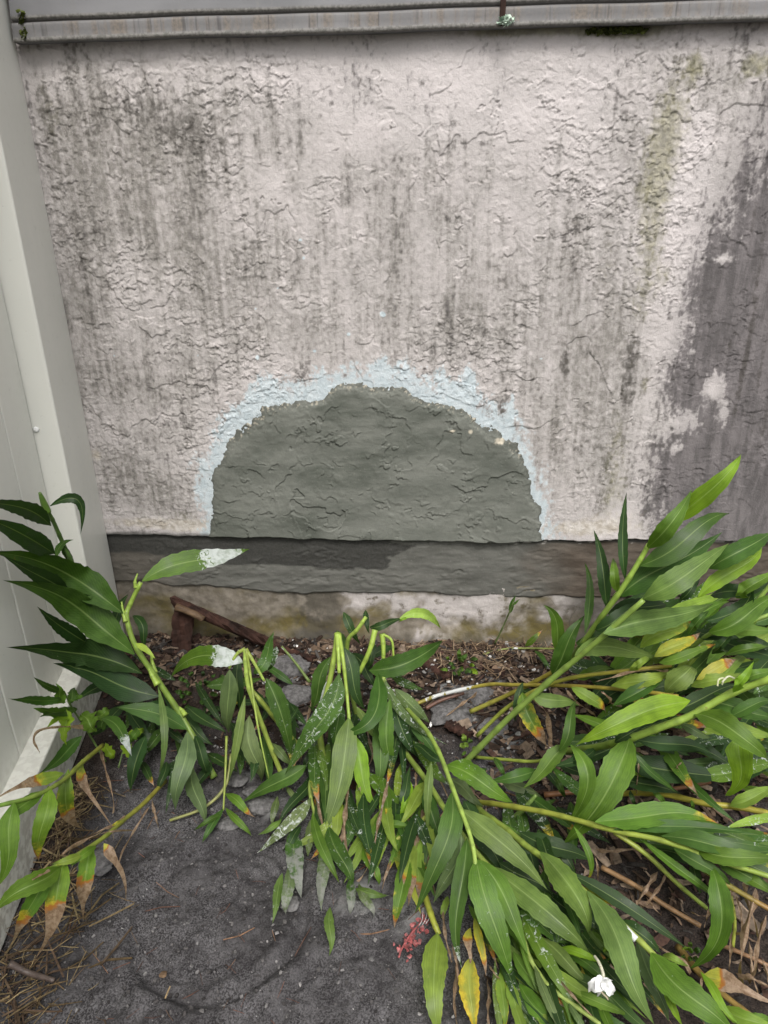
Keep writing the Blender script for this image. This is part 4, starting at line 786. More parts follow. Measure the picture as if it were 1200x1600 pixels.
stalk('ginger_stalk', 'yellow and brown edged ginger stalk lying across the right hand group, base painted white',
  [[(650, 1100, .015), (690, 1085, .04), (760, 1070, .10), (800, 1070, .14), (870, 1071, .19), (933, 1074, .23), (1000, 1080, .26), (1060, 1088, .28), D(paint=lambda t: .66*(t > .06)*(t < .25))],
   [(745, 1150, .02), (800, 1100, .12), (877, 1063, .22), (980, 1048, .29), (1050, 1040, .32), D(r0=.005, tone=(.26, .32, .05))], [(735, 1112, .03), (780, 1092, .08), (830, 1068, .16), (872, 1045, .22), D(r0=.006, r1=.005, tone=(.26, .26, .05))]],
  [(1000, 1012, 1087, 968, 40, 'yg', D(h0=.36, h1=.40, y=.45, b=.96, lay=.2)), (1022, 1026, 1098, 985, 28, 'yel', D(h0=.35, h1=.38, y=.7, b=.85, lay=.2)), (1030, 1036, 1124, 1004, 19, 'leaf', D(h0=.34, h1=.37, b=.92)), (1088, 1062, 1161, 1024, 38, 'yel', D(h0=.31, h1=.34, y=.6, b=.72, lay=.2)),
   (1040, 1082, 1088, 1026, 44, 'pale', D(h0=.28, h1=.34, lay=.1, blunt=.7)), (955, 1072, 1052, 1046, 28, 'yg', D(h0=.26, h1=.3, y=.35)), (930, 1066, 1045, 1042, 10, 'brown', D(h0=.27, h1=.31, b=.02)), (1133, 1024, 1204, 1004, 17, 'leaf', D(h0=.34, h1=.37)), (1112, 1022, 1152, 984, 32, 'dark', D(h0=.35, h1=.4)),
   (958, 1102, 1044, 1050, 26, 'mid', D(h0=.24, h1=.30)), (1072, 1092, 1112, 1074, 30, 'yg', D(h0=.28, h1=.3)), (1080, 1072, 1162, 1046, 32, 'yg', D(h0=.29, h1=.32, y=.2)), (893, 1074, 956, 1112, 24, 'yg', D(h0=.23, h1=.18, y=.45, b=.8)), (940, 1080, 970, 1110, 12, 'brown', D(h0=.24, h1=.17, b=.02)),
   (885, 1078, 932, 1120, 12, 'brown', D(h0=.22, h1=.14, b=.02)), (985, 1050, 1020, 1020, 24, 'yg', D(h0=.3, h1=.33)), (810, 1072, 850, 1100, 26, 'dark', D(h0=.13, h1=.1)), (900, 1060, 960, 1040, 26, 'leaf', D(h0=.22, h1=.26)), (820, 1080, 812, 1150, 9, 'brown', D(h0=.13, h1=.03, b=.02)),
   (775, 1062, 790, 1040, 14, 'brown', D(h0=.10, h1=.12, b=.3)), (745, 1082, 692, 1122, 14, 'brown', D(h0=.05, h1=.02, b=.02))], .25, r0=.005, r1=.004, tone=(.30, .26, .05), tone2=(.32, .26, .04))
stalk('ginger_stalk', 'thick ginger stalk at right carrying the bright yellow-green leaf in front',
  [[(870, 1175, .06), (930, 1168, .18), (980, 1155, .26), (1030, 1137, .31), (1080, 1118, .345), (1143, 1083, .40), (1210, 1058, .45)]],
  [(1078, 1096, 886, 1162, 46, 'bright', D(h0=.37, h1=.31, m=(985, 1122), mh=.365, lay=.3)), (984, 1152, 868, 1328, 58, 'leaf', D(h0=.27, h1=.08, m=(948, 1238), mh=.21, lay=.2)), (892, 1164, 886, 1290, 32, 'leaf', D(h0=.28, h1=.13, m=(918, 1228), mh=.24, lay=.1)),
   (1085, 1114, 1216, 1188, 42, 'leaf', D(h0=.35, h1=.33, m=(1150, 1145), mh=.37)), (1155, 1150, 1132, 1246, 46, 'bright', D(h0=.33, h1=.20, m=(1158, 1196), mh=.29, lay=.1, blunt=.4)), (1160, 1066, 1216, 1038, 32, 'leaf', D(h0=.42, h1=.44)), (1145, 1082, 1177, 1036, 18, 'bright', D(h0=.41, h1=.46)),
   (1050, 1112, 1156, 1064, 42, 'dark', D(h0=.32, h1=.36)), (995, 1156, 1118, 1178, 28, 'dark', D(h0=.24, h1=.23)), (975, 1190, 1137, 1216, 48, 'dark', D(h0=.16, h1=.15)), (972, 1216, 1062, 1242, 38, 'dark', D(h0=.12, h1=.11)), (990, 1175, 1062, 1240, 13, 'mid', D(h0=.22, h1=.14)),
   (1060, 1130, 1115, 1150, 28, 'grey', D(h0=.27, h1=.25)), (1090, 1100, 1212, 1120, 36, 'mid', D(h0=.33, h1=.34)), (1100, 1140, 1212, 1150, 34, 'yg', D(h0=.27, h1=.27)), (1140, 1120, 1214, 1090, 34, 'mid', D(h0=.34, h1=.38)), (960, 1160, 1010, 1128, 30, 'dark', D(h0=.25, h1=.28)),
   (930, 1170, 880, 1200, 30, 'dark', D(h0=.18, h1=.14)), (1010, 1150, 1080, 1180, 30, 'dark', D(h0=.2, h1=.18)), (1065, 1190, 1050, 1205, 12, 'brown', D(h0=.2, h1=.16, b=.02)), (1000, 1180, 994, 1240, 10, 'brown', D(h0=.18, h1=.1, b=.02))], .3, r0=.0075, r1=.0065, tone=(.20, .30, .05), tone2=(.26, .38, .06))
stalk('ginger_stalk', 'short-leaved ginger stalk between the splayed stalks and the right hand group',
  [[(743, 1183, .02), (790, 1187, .06), (842, 1189, .10), (880, 1170, .16), (895, 1150, .2)], [(800, 1282, .02), (820, 1262, .06), (838, 1242, .09), D(r0=.007, tone=(.14, .22, .05), tone2=(.14, .22, .05))]],
  [(888, 1164, 817, 1232, 44, 'leaf', D(h0=.19, h1=.12, m=(858, 1192))), (842, 1202, 764, 1222, 42, 'mid', D(h0=.12, h1=.10)), (873, 1174, 900, 1090, 22, 'mid', D(h0=.19, h1=.26, lay=0)), (772, 1184, 790, 1216, 24, 'mid', D(h0=.07, h1=.05)), (840, 1262, 870, 1247, 19, 'mid', D(h0=.05, h1=.06)),
   (850, 1200, 880, 1240, 26, 'dark', D(h0=.10, h1=.05)), (870, 1190, 920, 1215, 30, 'dark', D(h0=.12, h1=.08)), (780, 1215, 850, 1245, 30, 'grey', D(h0=.06, h1=.05)), (760, 1200, 720, 1235, 26, 'dark', D(h0=.05, h1=.03)), (868, 1215, 884, 1250, 18, 'mid', D(h0=.11, h1=.06))], .1,
  r0=.004, r1=.0035, tone=(.24, .30, .05))
stalk('ginger_stalk', 'yellow-stemmed ginger stalk low at the right edge behind the bright hanging leaf',
  [[(960, 1240, .05), (1030, 1240, .09), (1100, 1255, .11), (1160, 1262, .12), (1215, 1275, .13)]],
  [(1140, 1258, 1215, 1225, 26, 'yg', D(h0=.13, h1=.16)), (1060, 1215, 1140, 1205, 34, 'dark', D(h0=.10, h1=.11)), (1130, 1210, 1212, 1200, 40, 'dark', D(h0=.13, h1=.14)), (1160, 1230, 1214, 1250, 30, 'leaf', D(h0=.12, h1=.12)), (1020, 1235, 1045, 1262, 10, 'leaf', D(h0=.1, h1=.05)), (1080, 1250, 1083, 1272, 8, 'leaf', D(h0=.11, h1=.07)),
   (985, 1235, 995, 1262, 14, 'dark', D(h0=.08, h1=.05)), (1000, 1205, 1050, 1225, 40, 'dark', D(h0=.07, h1=.07)), (1085, 1160, 1140, 1195, 40, 'dark', D(h0=.17, h1=.15)), (1170, 1160, 1214, 1175, 40, 'dark', D(h0=.22, h1=.22))], .1, r0=.006, r1=.006, tone=(.34, .30, .04), tone2=(.34, .30, .05))
# bottom row
stalk('ginger_stalk', 'broad yellowing ginger leaves at the bottom centre, the leftmost with a black blotch',
  [[(664, 1400, .03), (676, 1436, .04), (686, 1460, .03), D(r0=.006, r1=.005, tone=(.32, .34, .05))]],
  [(684, 1456, 684, 1608, 50, 'yg', D(h0=.04, h1=.025, m=(678, 1530), y=.35, d=.35, lay=.1, blunt=.75, wav=.12)), (736, 1495, 742, 1608, 40, 'yel', D(h0=.05, h1=.03, m=(735, 1555), y=.95, lay=.1, blunt=.5)), (735, 1450, 734, 1515, 20, 'yel', D(h0=.06, h1=.045, y=.9, b=.3, lay=.1)),
   (781, 1520, 790, 1612, 24, 'yg', D(h0=.05, h1=.035, y=.6, lay=.1)), (694, 1406, 701, 1508, 18, 'brown', D(h0=.06, h1=.03, b=.02, lay=.1)), (706, 1476, 716, 1554, 14, 'brown', D(h0=.05, h1=.02, b=.02, lay=.1)), (741, 1434, 761, 1532, 16, 'yel', D(h0=.07, h1=.03, y=.9, b=.75, lay=.1)),
   (764, 1508, 784, 1534, 18, 'brown', D(h0=.06, h1=.04, b=.02)), (794, 1534, 818, 1608, 25, 'yg', D(h0=.06, h1=.04, lay=.1)), (700, 1400, 690, 1440, 20, 'yg', D(h0=.05, h1=.04, y=.3)), (715, 1500, 712, 1600, 18, 'brown', D(h0=.02, h1=.015, b=.02)), (762, 1535, 765, 1608, 26, 'brown', D(h0=.02, h1=.015, b=.02))], .04)
stalk('ginger_stalk', 'paint-streaked ginger stalk at the bottom right of centre behind the white flower',
  [[(800, 1412, .06), (812, 1440, .07), (826, 1492, .075), (845, 1525, .07), (862, 1545, .07), (900, 1573, .07), (940, 1602, .07)]],
  [(806, 1417, 843, 1558, 10, 'leaf', D(h0=.08, h1=.06)), (802, 1487, 868, 1578, 25, 'leaf', D(h0=.06, h1=.045, y=.4, b=.82, p=.15)), (812, 1538, 890, 1624, 33, 'leaf', D(h0=.05, h1=.04)), (815, 1423, 903, 1583, 28, 'leaf', D(h0=.08, h1=.06, p=.34)), (838, 1461, 927, 1543, 27, 'pale', D(h0=.07, h1=.06)),
   (835, 1507, 898, 1639, 16, 'grey', D(h0=.075, h1=.05, p=.2)), (875, 1533, 935, 1596, 12, 'brown', D(h0=.08, h1=.06, b=.05)), (876, 1480, 948, 1505, 15, 'bright', D(h0=.07, h1=.07)), (883, 1490, 965, 1540, 20, 'mid', D(h0=.06, h1=.06)), (871, 1508, 962, 1574, 25, 'mid', D(h0=.05, h1=.05)), (896, 1539, 964, 1617, 24, 'leaf', D(h0=.05, h1=.05)),
   (888, 1565, 929, 1622, 12, 'grey', D(h0=.07, h1=.06, p=.2)), (887, 1486, 1047, 1634, 25, 'mid', D(h0=.045, h1=.04)), (833, 1554, 856, 1632, 20, 'yg', D(h0=.04, h1=.03)), (856, 1491, 903, 1601, 27, 'dark', D(h0=.035, h1=.03)), (892, 1547, 987, 1586, 19, 'leaf', D(h0=.06, h1=.05)),
   (911, 1570, 1021, 1628, 24, 'mid', D(h0=.04, h1=.04)), (866, 1559, 913, 1630, 24, 'mid', D(h0=.03, h1=.03)), (929, 1498, 1007, 1584, 20, 'dark', D(h0=.03, h1=.03))], .05, r0=.004, r1=.003, tone=(.28, .36, .09), paint=.15)
stalk('ginger_stalk', 'ginger stalk in the bottom right corner with a broad brown and yellow leaf',
  [[(1060, 1480, .02), (1095, 1522, .05), (1150, 1570, .06), (1210, 1612, .07)]],
  [(1095, 1518, 1157, 1602, 17, 'bright', D(h0=.09, h1=.08)), (1098, 1526, 1214, 1572, 42, 'yel', D(h0=.08, h1=.09, b=.30, y=.6)), (1128, 1574, 1216, 1606, 46, 'yg', D(h0=.06, h1=.07, y=.25)), (1096, 1528, 1094, 1604, 16, 'brown', D(h0=.12, h1=.10, b=.02, lay=0)), (1008, 1464, 1084, 1514, 14, 'brown', D(h0=.05, h1=.05, b=.02)),
   (1035, 1492, 1075, 1510, 16, 'yg', D(h0=.07, h1=.07)), (1150, 1520, 1215, 1545, 24, 'brown', D(h0=.06, h1=.06, b=.02)), (1080, 1560, 1120, 1612, 30, 'dark', D(h0=.03, h1=.03)), (1160, 1588, 1215, 1600, 26, 'leaf', D(h0=.05, h1=.05))], .06, tone=(.3, .2, .06))
stalk('ginger_seedling', 'thin young ginger shoot leaning on the foundation right of centre', [[(773, 1006, .01), (788, 975, .05), (803, 940, .10)]], [(797, 958, 806, 930, 9, 'mid', D(h0=.09, h1=.13, lay=0)), (801, 946, 812, 936, 6, 'mid', D(h0=.1, h1=.12, lay=0))], .1, r0=.003, r1=.002, tone=(.09, .12, .04), group='ginger seedlings')
stalk('ginger_seedling', 'thin shoot lying along the wall foot with one orange-tipped leaf', [[(755, 1022, .015), (790, 1014, .02), (830, 1013, .03), (880, 1014, .05), D(paint=.32)]], [(820, 1010, 848, 984, 16, 'leaf', D(h0=.03, h1=.07, b=.9, lay=0)), (842, 1018, 855, 1046, 10, 'mid', D(h0=.03, h1=.015)), (835, 1016, 862, 1048, 7, 'mid', D(h0=.03, h1=.015))], .03, r0=.003, r1=.0025, tone=(.2, .24, .06), group='ginger seedlings')

# undergrowth leaves that close the gaps low in the clumps
def undergrowth(label, region, n, hmin, hmax, seed, tones, ang, L=(60, 130), W=(14, 30)):
    rr = random.Random(seed); x0, y0, x1, y1 = region; b = P3((x0+x1)/2, y1, 0)
    e = empty('ginger_clump', (b[0], b[1], 0)); tag(e, label, 'plant', 'leafy ginger clumps')
    for i in range(n):
        x, y_ = rr.uniform(x0, x1), rr.uniform(y0, y1); a = math.radians(rr.gauss(*ang)); l = rr.uniform(*L); h = rr.uniform(hmin, hmax); t = rr.choice(tones)
        leaf(e, x, y_, x+math.cos(a)*l, y_+math.sin(a)*l, rr.uniform(*W), t, h0=h, h1=max(.015, h+rr.uniform(-.04, .02)), p=rr.choice((0, .1, .22, .34)), b=rr.choice((0, 0, 0, .85)), y=rr.choice((0, 0, .3)), lay=.2)
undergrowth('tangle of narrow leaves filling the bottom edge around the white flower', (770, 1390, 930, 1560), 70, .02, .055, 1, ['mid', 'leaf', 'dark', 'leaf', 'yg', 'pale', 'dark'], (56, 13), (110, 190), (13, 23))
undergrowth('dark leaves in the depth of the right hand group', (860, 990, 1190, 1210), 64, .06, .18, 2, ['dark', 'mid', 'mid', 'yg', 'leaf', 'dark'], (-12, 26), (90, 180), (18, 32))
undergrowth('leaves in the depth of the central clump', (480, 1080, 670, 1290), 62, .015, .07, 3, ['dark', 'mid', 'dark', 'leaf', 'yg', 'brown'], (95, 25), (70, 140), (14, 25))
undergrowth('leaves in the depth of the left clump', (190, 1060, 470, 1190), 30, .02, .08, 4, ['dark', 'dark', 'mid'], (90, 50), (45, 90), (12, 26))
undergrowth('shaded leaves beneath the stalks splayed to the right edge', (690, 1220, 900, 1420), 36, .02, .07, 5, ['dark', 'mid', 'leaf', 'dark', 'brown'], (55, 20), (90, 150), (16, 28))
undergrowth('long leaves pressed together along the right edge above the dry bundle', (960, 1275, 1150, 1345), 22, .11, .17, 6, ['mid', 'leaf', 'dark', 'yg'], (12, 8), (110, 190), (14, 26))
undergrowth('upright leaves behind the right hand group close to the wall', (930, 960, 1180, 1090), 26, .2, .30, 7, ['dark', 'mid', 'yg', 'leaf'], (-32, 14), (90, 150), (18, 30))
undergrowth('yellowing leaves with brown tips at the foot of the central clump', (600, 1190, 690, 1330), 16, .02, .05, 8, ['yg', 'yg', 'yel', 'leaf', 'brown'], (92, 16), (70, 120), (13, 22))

# ------------------------------------------------------------------ weed with lobed leaves at the fence foot
wb_ = P3(165, 1190, 0); weed = empty('weed', (wb_[0], wb_[1], 0)); tag(weed, 'small weed with glossy lobed leaves at the fence foot', 'weed')
stem(weed, [(165, 1190, 0), (135, 1140, .10), (112, 1105, .16), (100, 1080, .19)], .0025, .0018, (.10, .16, .04)); stem(weed, [(185, 1200, 0), (195, 1165, .05), (205, 1150, .07)], .002, .0015, (.10, .16, .04))
for q in [(100, 1090, 18, 1094, 17, 'mid', .18, .19, 0), (97, 1082, 54, 1060, 13, 'mid', .19, .21, 0), (99, 1112, 54, 1108, 20, 'leaf', .16, .17, .6), (104, 1108, 104, 1164, 28, 'bright', .16, .10, 1), (128, 1118, 152, 1142, 40, 'leaf', .15, .12, 1), (100, 1100, 88, 1070, 24, 'leaf', .18, .2, .6),
          (105, 1095, 130, 1080, 24, 'leaf', .18, .19, .8), (108, 1100, 118, 1070, 18, 'mid', .18, .21, .6), (112, 1112, 80, 1132, 22, 'bright', .15, .12, .9), (165, 1160, 178, 1192, 22, 'bright', .06, .03, 1), (190, 1165, 212, 1186, 24, 'bright', .06, .03, 1), (205, 1160, 214, 1135, 22, 'leaf', .07, .09, .8),
          (195, 1150, 232, 1140, 20, 'bright', .07, .07, .8), (150, 1120, 175, 1105, 22, 'leaf', .13, .14, .8), (160, 1140, 168, 1110, 20, 'mid', .1, .13, .7), (120, 1108, 60, 1122, 20, 'mid', .14, .14, .5)]:
    leaf(weed, *q[:6], h0=q[6], h1=q[7], lobed=q[8], lay=.2, wav=.25, blunt=.3)
# small weeds between the clumps
def sprout(label, px, py, n, r, seed, tone=('mid', 'leaf', 'bright')):
    rr = random.Random(seed); b = P3(px, py, 0); e = empty('weed', (b[0], b[1], 0)); tag(e, label, 'weed')
    for i in range(n):
        a = rr.uniform(0, 6.28); q = rr.uniform(.2, 1)*r; x, y_ = px+math.cos(a)*q, py+math.sin(a)*q*.7
        l = rr.uniform(8, 17); a2 = a+rr.uniform(-.8, .8); h = rr.uniform(.015, .05)
        leaf(e, x, y_, x+math.cos(a2)*l, y_+math.sin(a2)*l*.8, rr.uniform(6, 11), rr.choice(tone), h0=h, h1=h+rr.uniform(-.01, .02), lobed=.5, blunt=.5, lay=.2)
    return e
sprout('patch of tiny weeds below the painted leaf', 318, 1085, 34, 46, 3, ('dark', 'mid', 'mid'))
sprout('little feathery weed on the mulch near the wall', 718, 1038, 18, 22, 4)
sprout('tiny weed at the foot of the bare stalk', 735, 1165, 8, 16, 5, ('yg', 'leaf'))
sprout('tiny weed among the dry leaves at lower right', 1075, 1490, 9, 18, 6)
sprout('tiny weed beside the white flower', 948, 1492, 9, 16, 7)

# ------------------------------------------------------------------ dry leaves at right
dg = P3(1160, 1440, 0); dry = empty('dry_leaf_bundle', (dg[0], dg[1], 0)); tag(dry, 'bundle of dry brown strap leaves at the right edge', 'dead leaves')
for q in [(1146, 1380, 1120, 1500, 24, .16, .02), (1165, 1372, 1182, 1462, 22, .16, .03), (1182, 1390, 1156, 1540, 26, .16, .02), (1197, 1430, 1178, 1552, 22, .15, .02), (1140, 1455, 1144, 1520, 16, .06, .02), (1205, 1380, 1200, 1480, 24, .15, .04), (1128, 1392, 1100, 1450, 14, .12, .03), (1170, 1470, 1190, 1560, 16, .05, .02),
          (1150, 1400, 1160, 1470, 14, .12, .04), (1190, 1500, 1210, 1560, 18, .05, .02)]:
    leaf(dry, *q[:5], 'brown', h0=q[5], h1=q[6], b=.01, lay=.1, wav=.2, fold=.4)
dg2 = P3(1010, 1395, 0); dry2 = empty('dry_leaf_bundle', (dg2[0], dg2[1], 0)); tag(dry2, 'curled tan dead leaves on dark soil under the thin cut stalk', 'dead leaves')
for q in [(1027, 1362, 990, 1424, 26, .08, .02), (1040, 1366, 1003, 1425, 16, .07, .02), (1010, 1402, 1034, 1430, 24, .03, .02), (930, 1340, 934, 1382, 16, .08, .02), (1080, 1425, 1102, 1432, 14, .03, .02), (955, 1255, 950, 1310, 22, .06, .02), (1085, 1345, 1095, 1385, 22, .07, .02), (930, 1325, 1000, 1330, 16, .03, .03), (1115, 1310, 1160, 1290, 14, .05, .05), (1125, 1268, 1160, 1298, 12, .06, .05)]:
    leaf(dry2, *q[:5], 'brown', h0=q[5], h1=q[6], b=.01, lay=.1, wav=.2, fold=.4)
def stick(label, pts, r0, r1, tone, name='dry_stick', cat='stick', group='dry sticks'):
    b = P3(*pts[0]); e = empty(name, (b[0], b[1], 0)); tag(e, label, cat, group); stem(e, pts, r0, r1, tone, name='shaft', nodes=.12); return e
stick('tan dry stalk lying on dark soil at lower right', [(940, 1355, .03), (995, 1385, .03), (1040, 1415, .025), (1095, 1447, .02)], .005, .004, (.30, .18, .09))
stick('brown dry stalk along the mulch under the bright right leaf', [(850, 1242, .03), (920, 1236, .04), (1000, 1240, .05), (1110, 1222, .06)], .006, .004, (.24, .11, .05))
stick('brown dry stalk between dry straps at right edge', [(1110, 1470, .02), (1160, 1490, .03), (1215, 1515, .03)], .004, .003, (.26, .15, .08))
stick('thin green stalk standing among dry straps at right', [(1145, 1480, .02), (1148, 1440, .06), (1142, 1400, .1)], .003, .003, (.32, .36, .06))
stick('reddish brown stick on mulch in front of the white painted stalk base', [(665, 1107, .02), (690, 1094, .03), (725, 1083, .04)], .005, .004, (.14, .07, .05))
stick('grey twig at the bottom left corner', [(14, 1505, .02), (45, 1520, .015), (85, 1532, .012)], .006, .004, (.10, .075, .065))
stick('short straw-coloured twig on soil below the bucket ring', [(258, 1560, .008), (262, 1550, .01), (266, 1541, .008)], .0015, .0012, (.36, .26, .14))
for lab_, q in (('brown curled dead leaf by the white fence rail', (62, 1176, 142, 1141, 13, .11, .12, (66, 1140), .16)), ('pale brown dead leaf hanging beside the lobed weed', (158, 1168, 182, 1268, 12, .09, .015, (168, 1215), .06))):
    b_ = P3(q[0], q[1], 0); e_ = empty('dead_leaf', (b_[0], b_[1], 0)); tag(e_, lab_, 'dead leaf')
    leaf(e_, *q[:5], 'brown', h0=q[5], h1=q[6], m=q[7], mh=q[8], lay=.1, name='blade')

# ------------------------------------------------------------------ white ginger flower
fb = P3(943, 1528, .12); flo = empty('ginger_flower', tuple(fb)); tag(flo, 'drooping white ginger flower at bottom right', 'flower')
stem(flo, [(929, 1494, .12), (936, 1504, .125), (942, 1520, .125), (943, 1530, .12)], .0022, .0028, (.62, .60, .48), nodes=0, name='flower_tube'); stem(flo, [(941, 1534, .125), (939, 1548, .12), (948, 1558, .115), (950, 1562, .11)], .0014, .001, (.60, .50, .36), nodes=0, name='stamen')
for x, y_, w_ in ((920, 1550, 24), (964, 1557, 20), (934, 1551, 20), (956, 1532, 6), (950, 1552, 14)): leaf(flo, 942, 1529, x, y_, w_, 'pale', h0=.13, h1=.105, mat=M['petal'], name='petal', blunt=.5, lay=0, wav=.35, fold=.5)
fb2 = P3(1130, 1072, .42); flo2 = empty('flower_remnant', tuple(fb2)); tag(flo2, 'curled pale flower thread on the yellow leaves at right', 'flower')
stem(flo2, [(1121, 1072, .40), (1123, 1062, .41), (1131, 1060, .41), (1128, 1070, .40)], .0016, .0016, (.62, .64, .40), nodes=0, name='thread'); stem(flo2, [(1128, 1066, .41), (1138, 1057, .42), (1148, 1060, .415)], .0018, .0014, (.64, .64, .48), nodes=0, name='thread')

# ------------------------------------------------------------------ rotten plank, cane, clods, scraps
def rough_box(name, c, ax, size, mat, parent, seed, amp=.004):
    rr = np.random.RandomState(seed); nu, ns = 16, 10; A = np.array(ax[0]); B = np.array(ax[1]); C = np.array(ax[2]); vs = []
    for i in range(nu):
        t = i/(nu-1)
        for k in range(ns):
            a = 2*math.pi*k/ns; cx, cy = math.cos(a), math.sin(a); m = max(abs(cx), abs(cy)); r = (.75+.25/m)*(1/m)**.35
            e = amp*(rr.rand()-.5)*2
            jag = (rr.rand()-.5)*size[0]*.10 if i in (0, nu-1) else 0
            vs.append(np.array(c)+A*((t-.5)*size[0]+jag)+B*(cx*r*size[1]/2+e)+C*(cy*r*size[2]/2+e))
    fs = [(i*ns+k, i*ns+(k+1) % ns, (i+1)*ns+(k+1) % ns, (i+1)*ns+k) for i in range(nu-1) for k in range(ns)] + [tuple(range(ns-1, -1, -1)), tuple((nu-1)*ns+k for k in range(ns))]
    return mesh_obj(name, vs, fs, mat, parent, smooth=False)
pb, ptp = atY(281, 1055, -.11), atY(288, 948, -.035)
ax = ptp-pb; Lp = np.linalg.norm(ax); ax /= Lp; bx_ = np.array([1, 0, 0])-ax*ax[0]; bx_ /= np.linalg.norm(bx_)
pl = rough_box('rotten_plank', (pb+ptp)/2, (ax, bx_, np.cross(ax, bx_)), (Lp, .062, .022), M['wood'], None, 4); tag(pl, 'dark red-brown rotten plank stub leaning on the foundation', 'plank')
k1, k2 = atY(272, 940, -.050), atY(432, 1010, -.085)
ax = k2-k1; Lc = np.linalg.norm(ax); ax /= Lc; nz = np.cross(ax, [0, -1, 0]); nz /= np.linalg.norm(nz)
cn = rough_box('cane_stub', (k1+k2)/2, (ax, nz, np.cross(ax, nz)), (Lc, .030, .026), M['wood'], None, 9, .005); tag(cn, 'broken brown cane lying from the plank top down to the mulch', 'cane')
cane_pts = [atY(275, 948, -.075), atY(300, 958, -.08), atY(318, 968, -.085)]
vs, fs = tube(catmull(cane_pts, 8), .011, .010, 10, .12); mesh_obj('pale_sheath', vs, fs, M['cane'], cn)
def clod(label, px, py, h, r, seed, mat='clod', name='cement_clod', flat=.6, cat='clod', group=None):
    c = P3(px, py, h) if h > .02 else atZ(px, py, 0); bm = bmesh.new(); bmesh.ops.create_icosphere(bm, subdivisions=4, radius=1); rr = random.Random(seed); o1 = rr.uniform(0, 50)
    vs = np.array([v.co[:] for v in bm.verts]); n = fbm(vs[:, 0]*1.3+o1, vs[:, 1]*1.3+vs[:, 2], 4, 77); n2 = fbm(vs[:, 2]*1.5+o1, vs[:, 0]*1.5-vs[:, 1], 4, 79)
    n3 = fbm(vs[:, 0]*6+o1, vs[:, 1]*6+vs[:, 2]*5, 3, 83); vs = vs*(.42+.5*n+.5*n2+.26*n3)[:, None]*np.array([r, r*.85, r*flat]) + np.array([c[0], c[1], c[2]+r*flat*.35])
    bm.verts.index_update(); fs = [tuple(v.index for v in f.verts) for f in bm.faces]; bm.free()
    o = mesh_obj(name, vs, fs, M[mat], None, smooth=True, origin=(c[0], c[1], c[2])); tag(o, label, cat, group); return o
clod('large grey cement clod right of the snapped stalk, upper half', 455, 1048, 0, .055, 1, flat=.55)
clod('large grey cement clod right of the snapped stalk, lower half', 462, 1092, 0, .045, 2, flat=.5)
clod('small grey stone on the cane end', 376, 985, .055, .017, 3, name='stone', cat='stone')
clod('smaller grey stone below the one on the cane', 389, 999, .04, .013, 4, name='stone', cat='stone')
clod('flat grey cement lump on the mulch left of the bare stalk', 705, 1118, 0, .055, 5, flat=.3)
clod('grey cement lump under the white painted stalk base', 745, 1090, 0, .05, 6, flat=.35)
clod('grey cement lump behind the bare stalk foot', 770, 1140, 0, .04, 7, flat=.35)
clod('pale pebble on the soil under the dusty leaves', 537, 1410, 0, .013, 8, name='stone', cat='stone')
clod('grey pebble left of the fallen dusty leaf', 452, 1413, 0, .018, 9, name='stone', cat='stone', flat=.35)
clod('dull grey stone under the lower yellowing stalk', 152, 1352, 0, .035, 10, name='stone', cat='stone', flat=.4)
clod('tiny pebble on the open soil below the clump', 580, 1500, 0, .006, 12, 'clod', 'stone', .5, 'stone')
clod('tan pebble in the bucket ring', 255, 1523, 0, .006, 13, 'cane', 'stone', .5, 'stone')
for i, (px, py, l_) in enumerate([(395, 1240, 'cement crumb in the mulch under the snapped stalk'), (370, 1220, 'cement crumb left of the hanging pale leaf'), (410, 1262, 'cement crumb at the soil edge under the clump'), (357, 1290, 'cement crumb beside the drooped shoot tip'), (500, 1190, 'cement crumb in the heart of the central clump')]):
    clod(l_, px, py, 0, .02+.004*(i % 3), 20+i, flat=.45)
# rotten wood scraps on the mulch
for i, (p_, q_, wd_, l_) in enumerate([((655, 1032), (702, 1058), .030, 'flat brown wood scrap on the mulch right of the central clump'), ((700, 1130), (735, 1150), .028, 'reddish wood scrap beside the bare stalk foot'), ((430, 1012), (490, 1030), .022, 'dark bark strip below the foundation'), ((550, 1225), (590, 1245), .018, 'brown stub under the bright green leaf')]):
    a_, b_ = atZ(*p_, .014), atZ(*q_, .014); ax = b_-a_; L_ = np.linalg.norm(ax); ax /= L_; up_ = np.array([0, 0, 1.0]); sd = np.cross(up_, ax)
    o = rough_box('wood_scrap', (a_+b_)/2, (ax, sd, up_), (L_, wd_, .014), M['wood'], None, 30+i, .003); tag(o, l_, 'wood scrap')
# torn red plastic
rb = atZ(660, 1450, 0); red = empty('red_plastic_scrap', (rb[0], rb[1], 0)); tag(red, 'torn red plastic scrap with white threads on the soil', 'litter')
rr = random.Random(5); vs, fs = [], []
for i in range(60):
    t = rr.random(); px, py = 625+45*t+rr.gauss(0, 6), 1494-62*t+rr.gauss(0, 7); c = atZ(px, py, 0); c[2] = gh(c[0], c[1])+.004+rr.random()*.004
    s_ = rr.uniform(.002, .0055); b_ = len(vs); a0 = rr.uniform(0, 6.28)
    for k in range(6):
        an = a0+k*math.pi/3; vs.append(c+np.array([math.cos(an)*s_*rr.uniform(.5, 1.3), math.sin(an)*s_*rr.uniform(.5, 1.3), rr.uniform(-.001, .004)]))
    fs.append(tuple(range(b_, b_+6)))
mesh_obj('flake', vs, fs, M['redp'], red, smooth=False)
stemred = [(623, 1496), (628, 1482), (640, 1462), (655, 1444), (664, 1432)]
vs, fs = tube(catmull([atZ(x, y_, .012) for x, y_ in stemred], 16), .0018, .0012, 6); mesh_obj('strand', vs, fs, M['redp'], red)
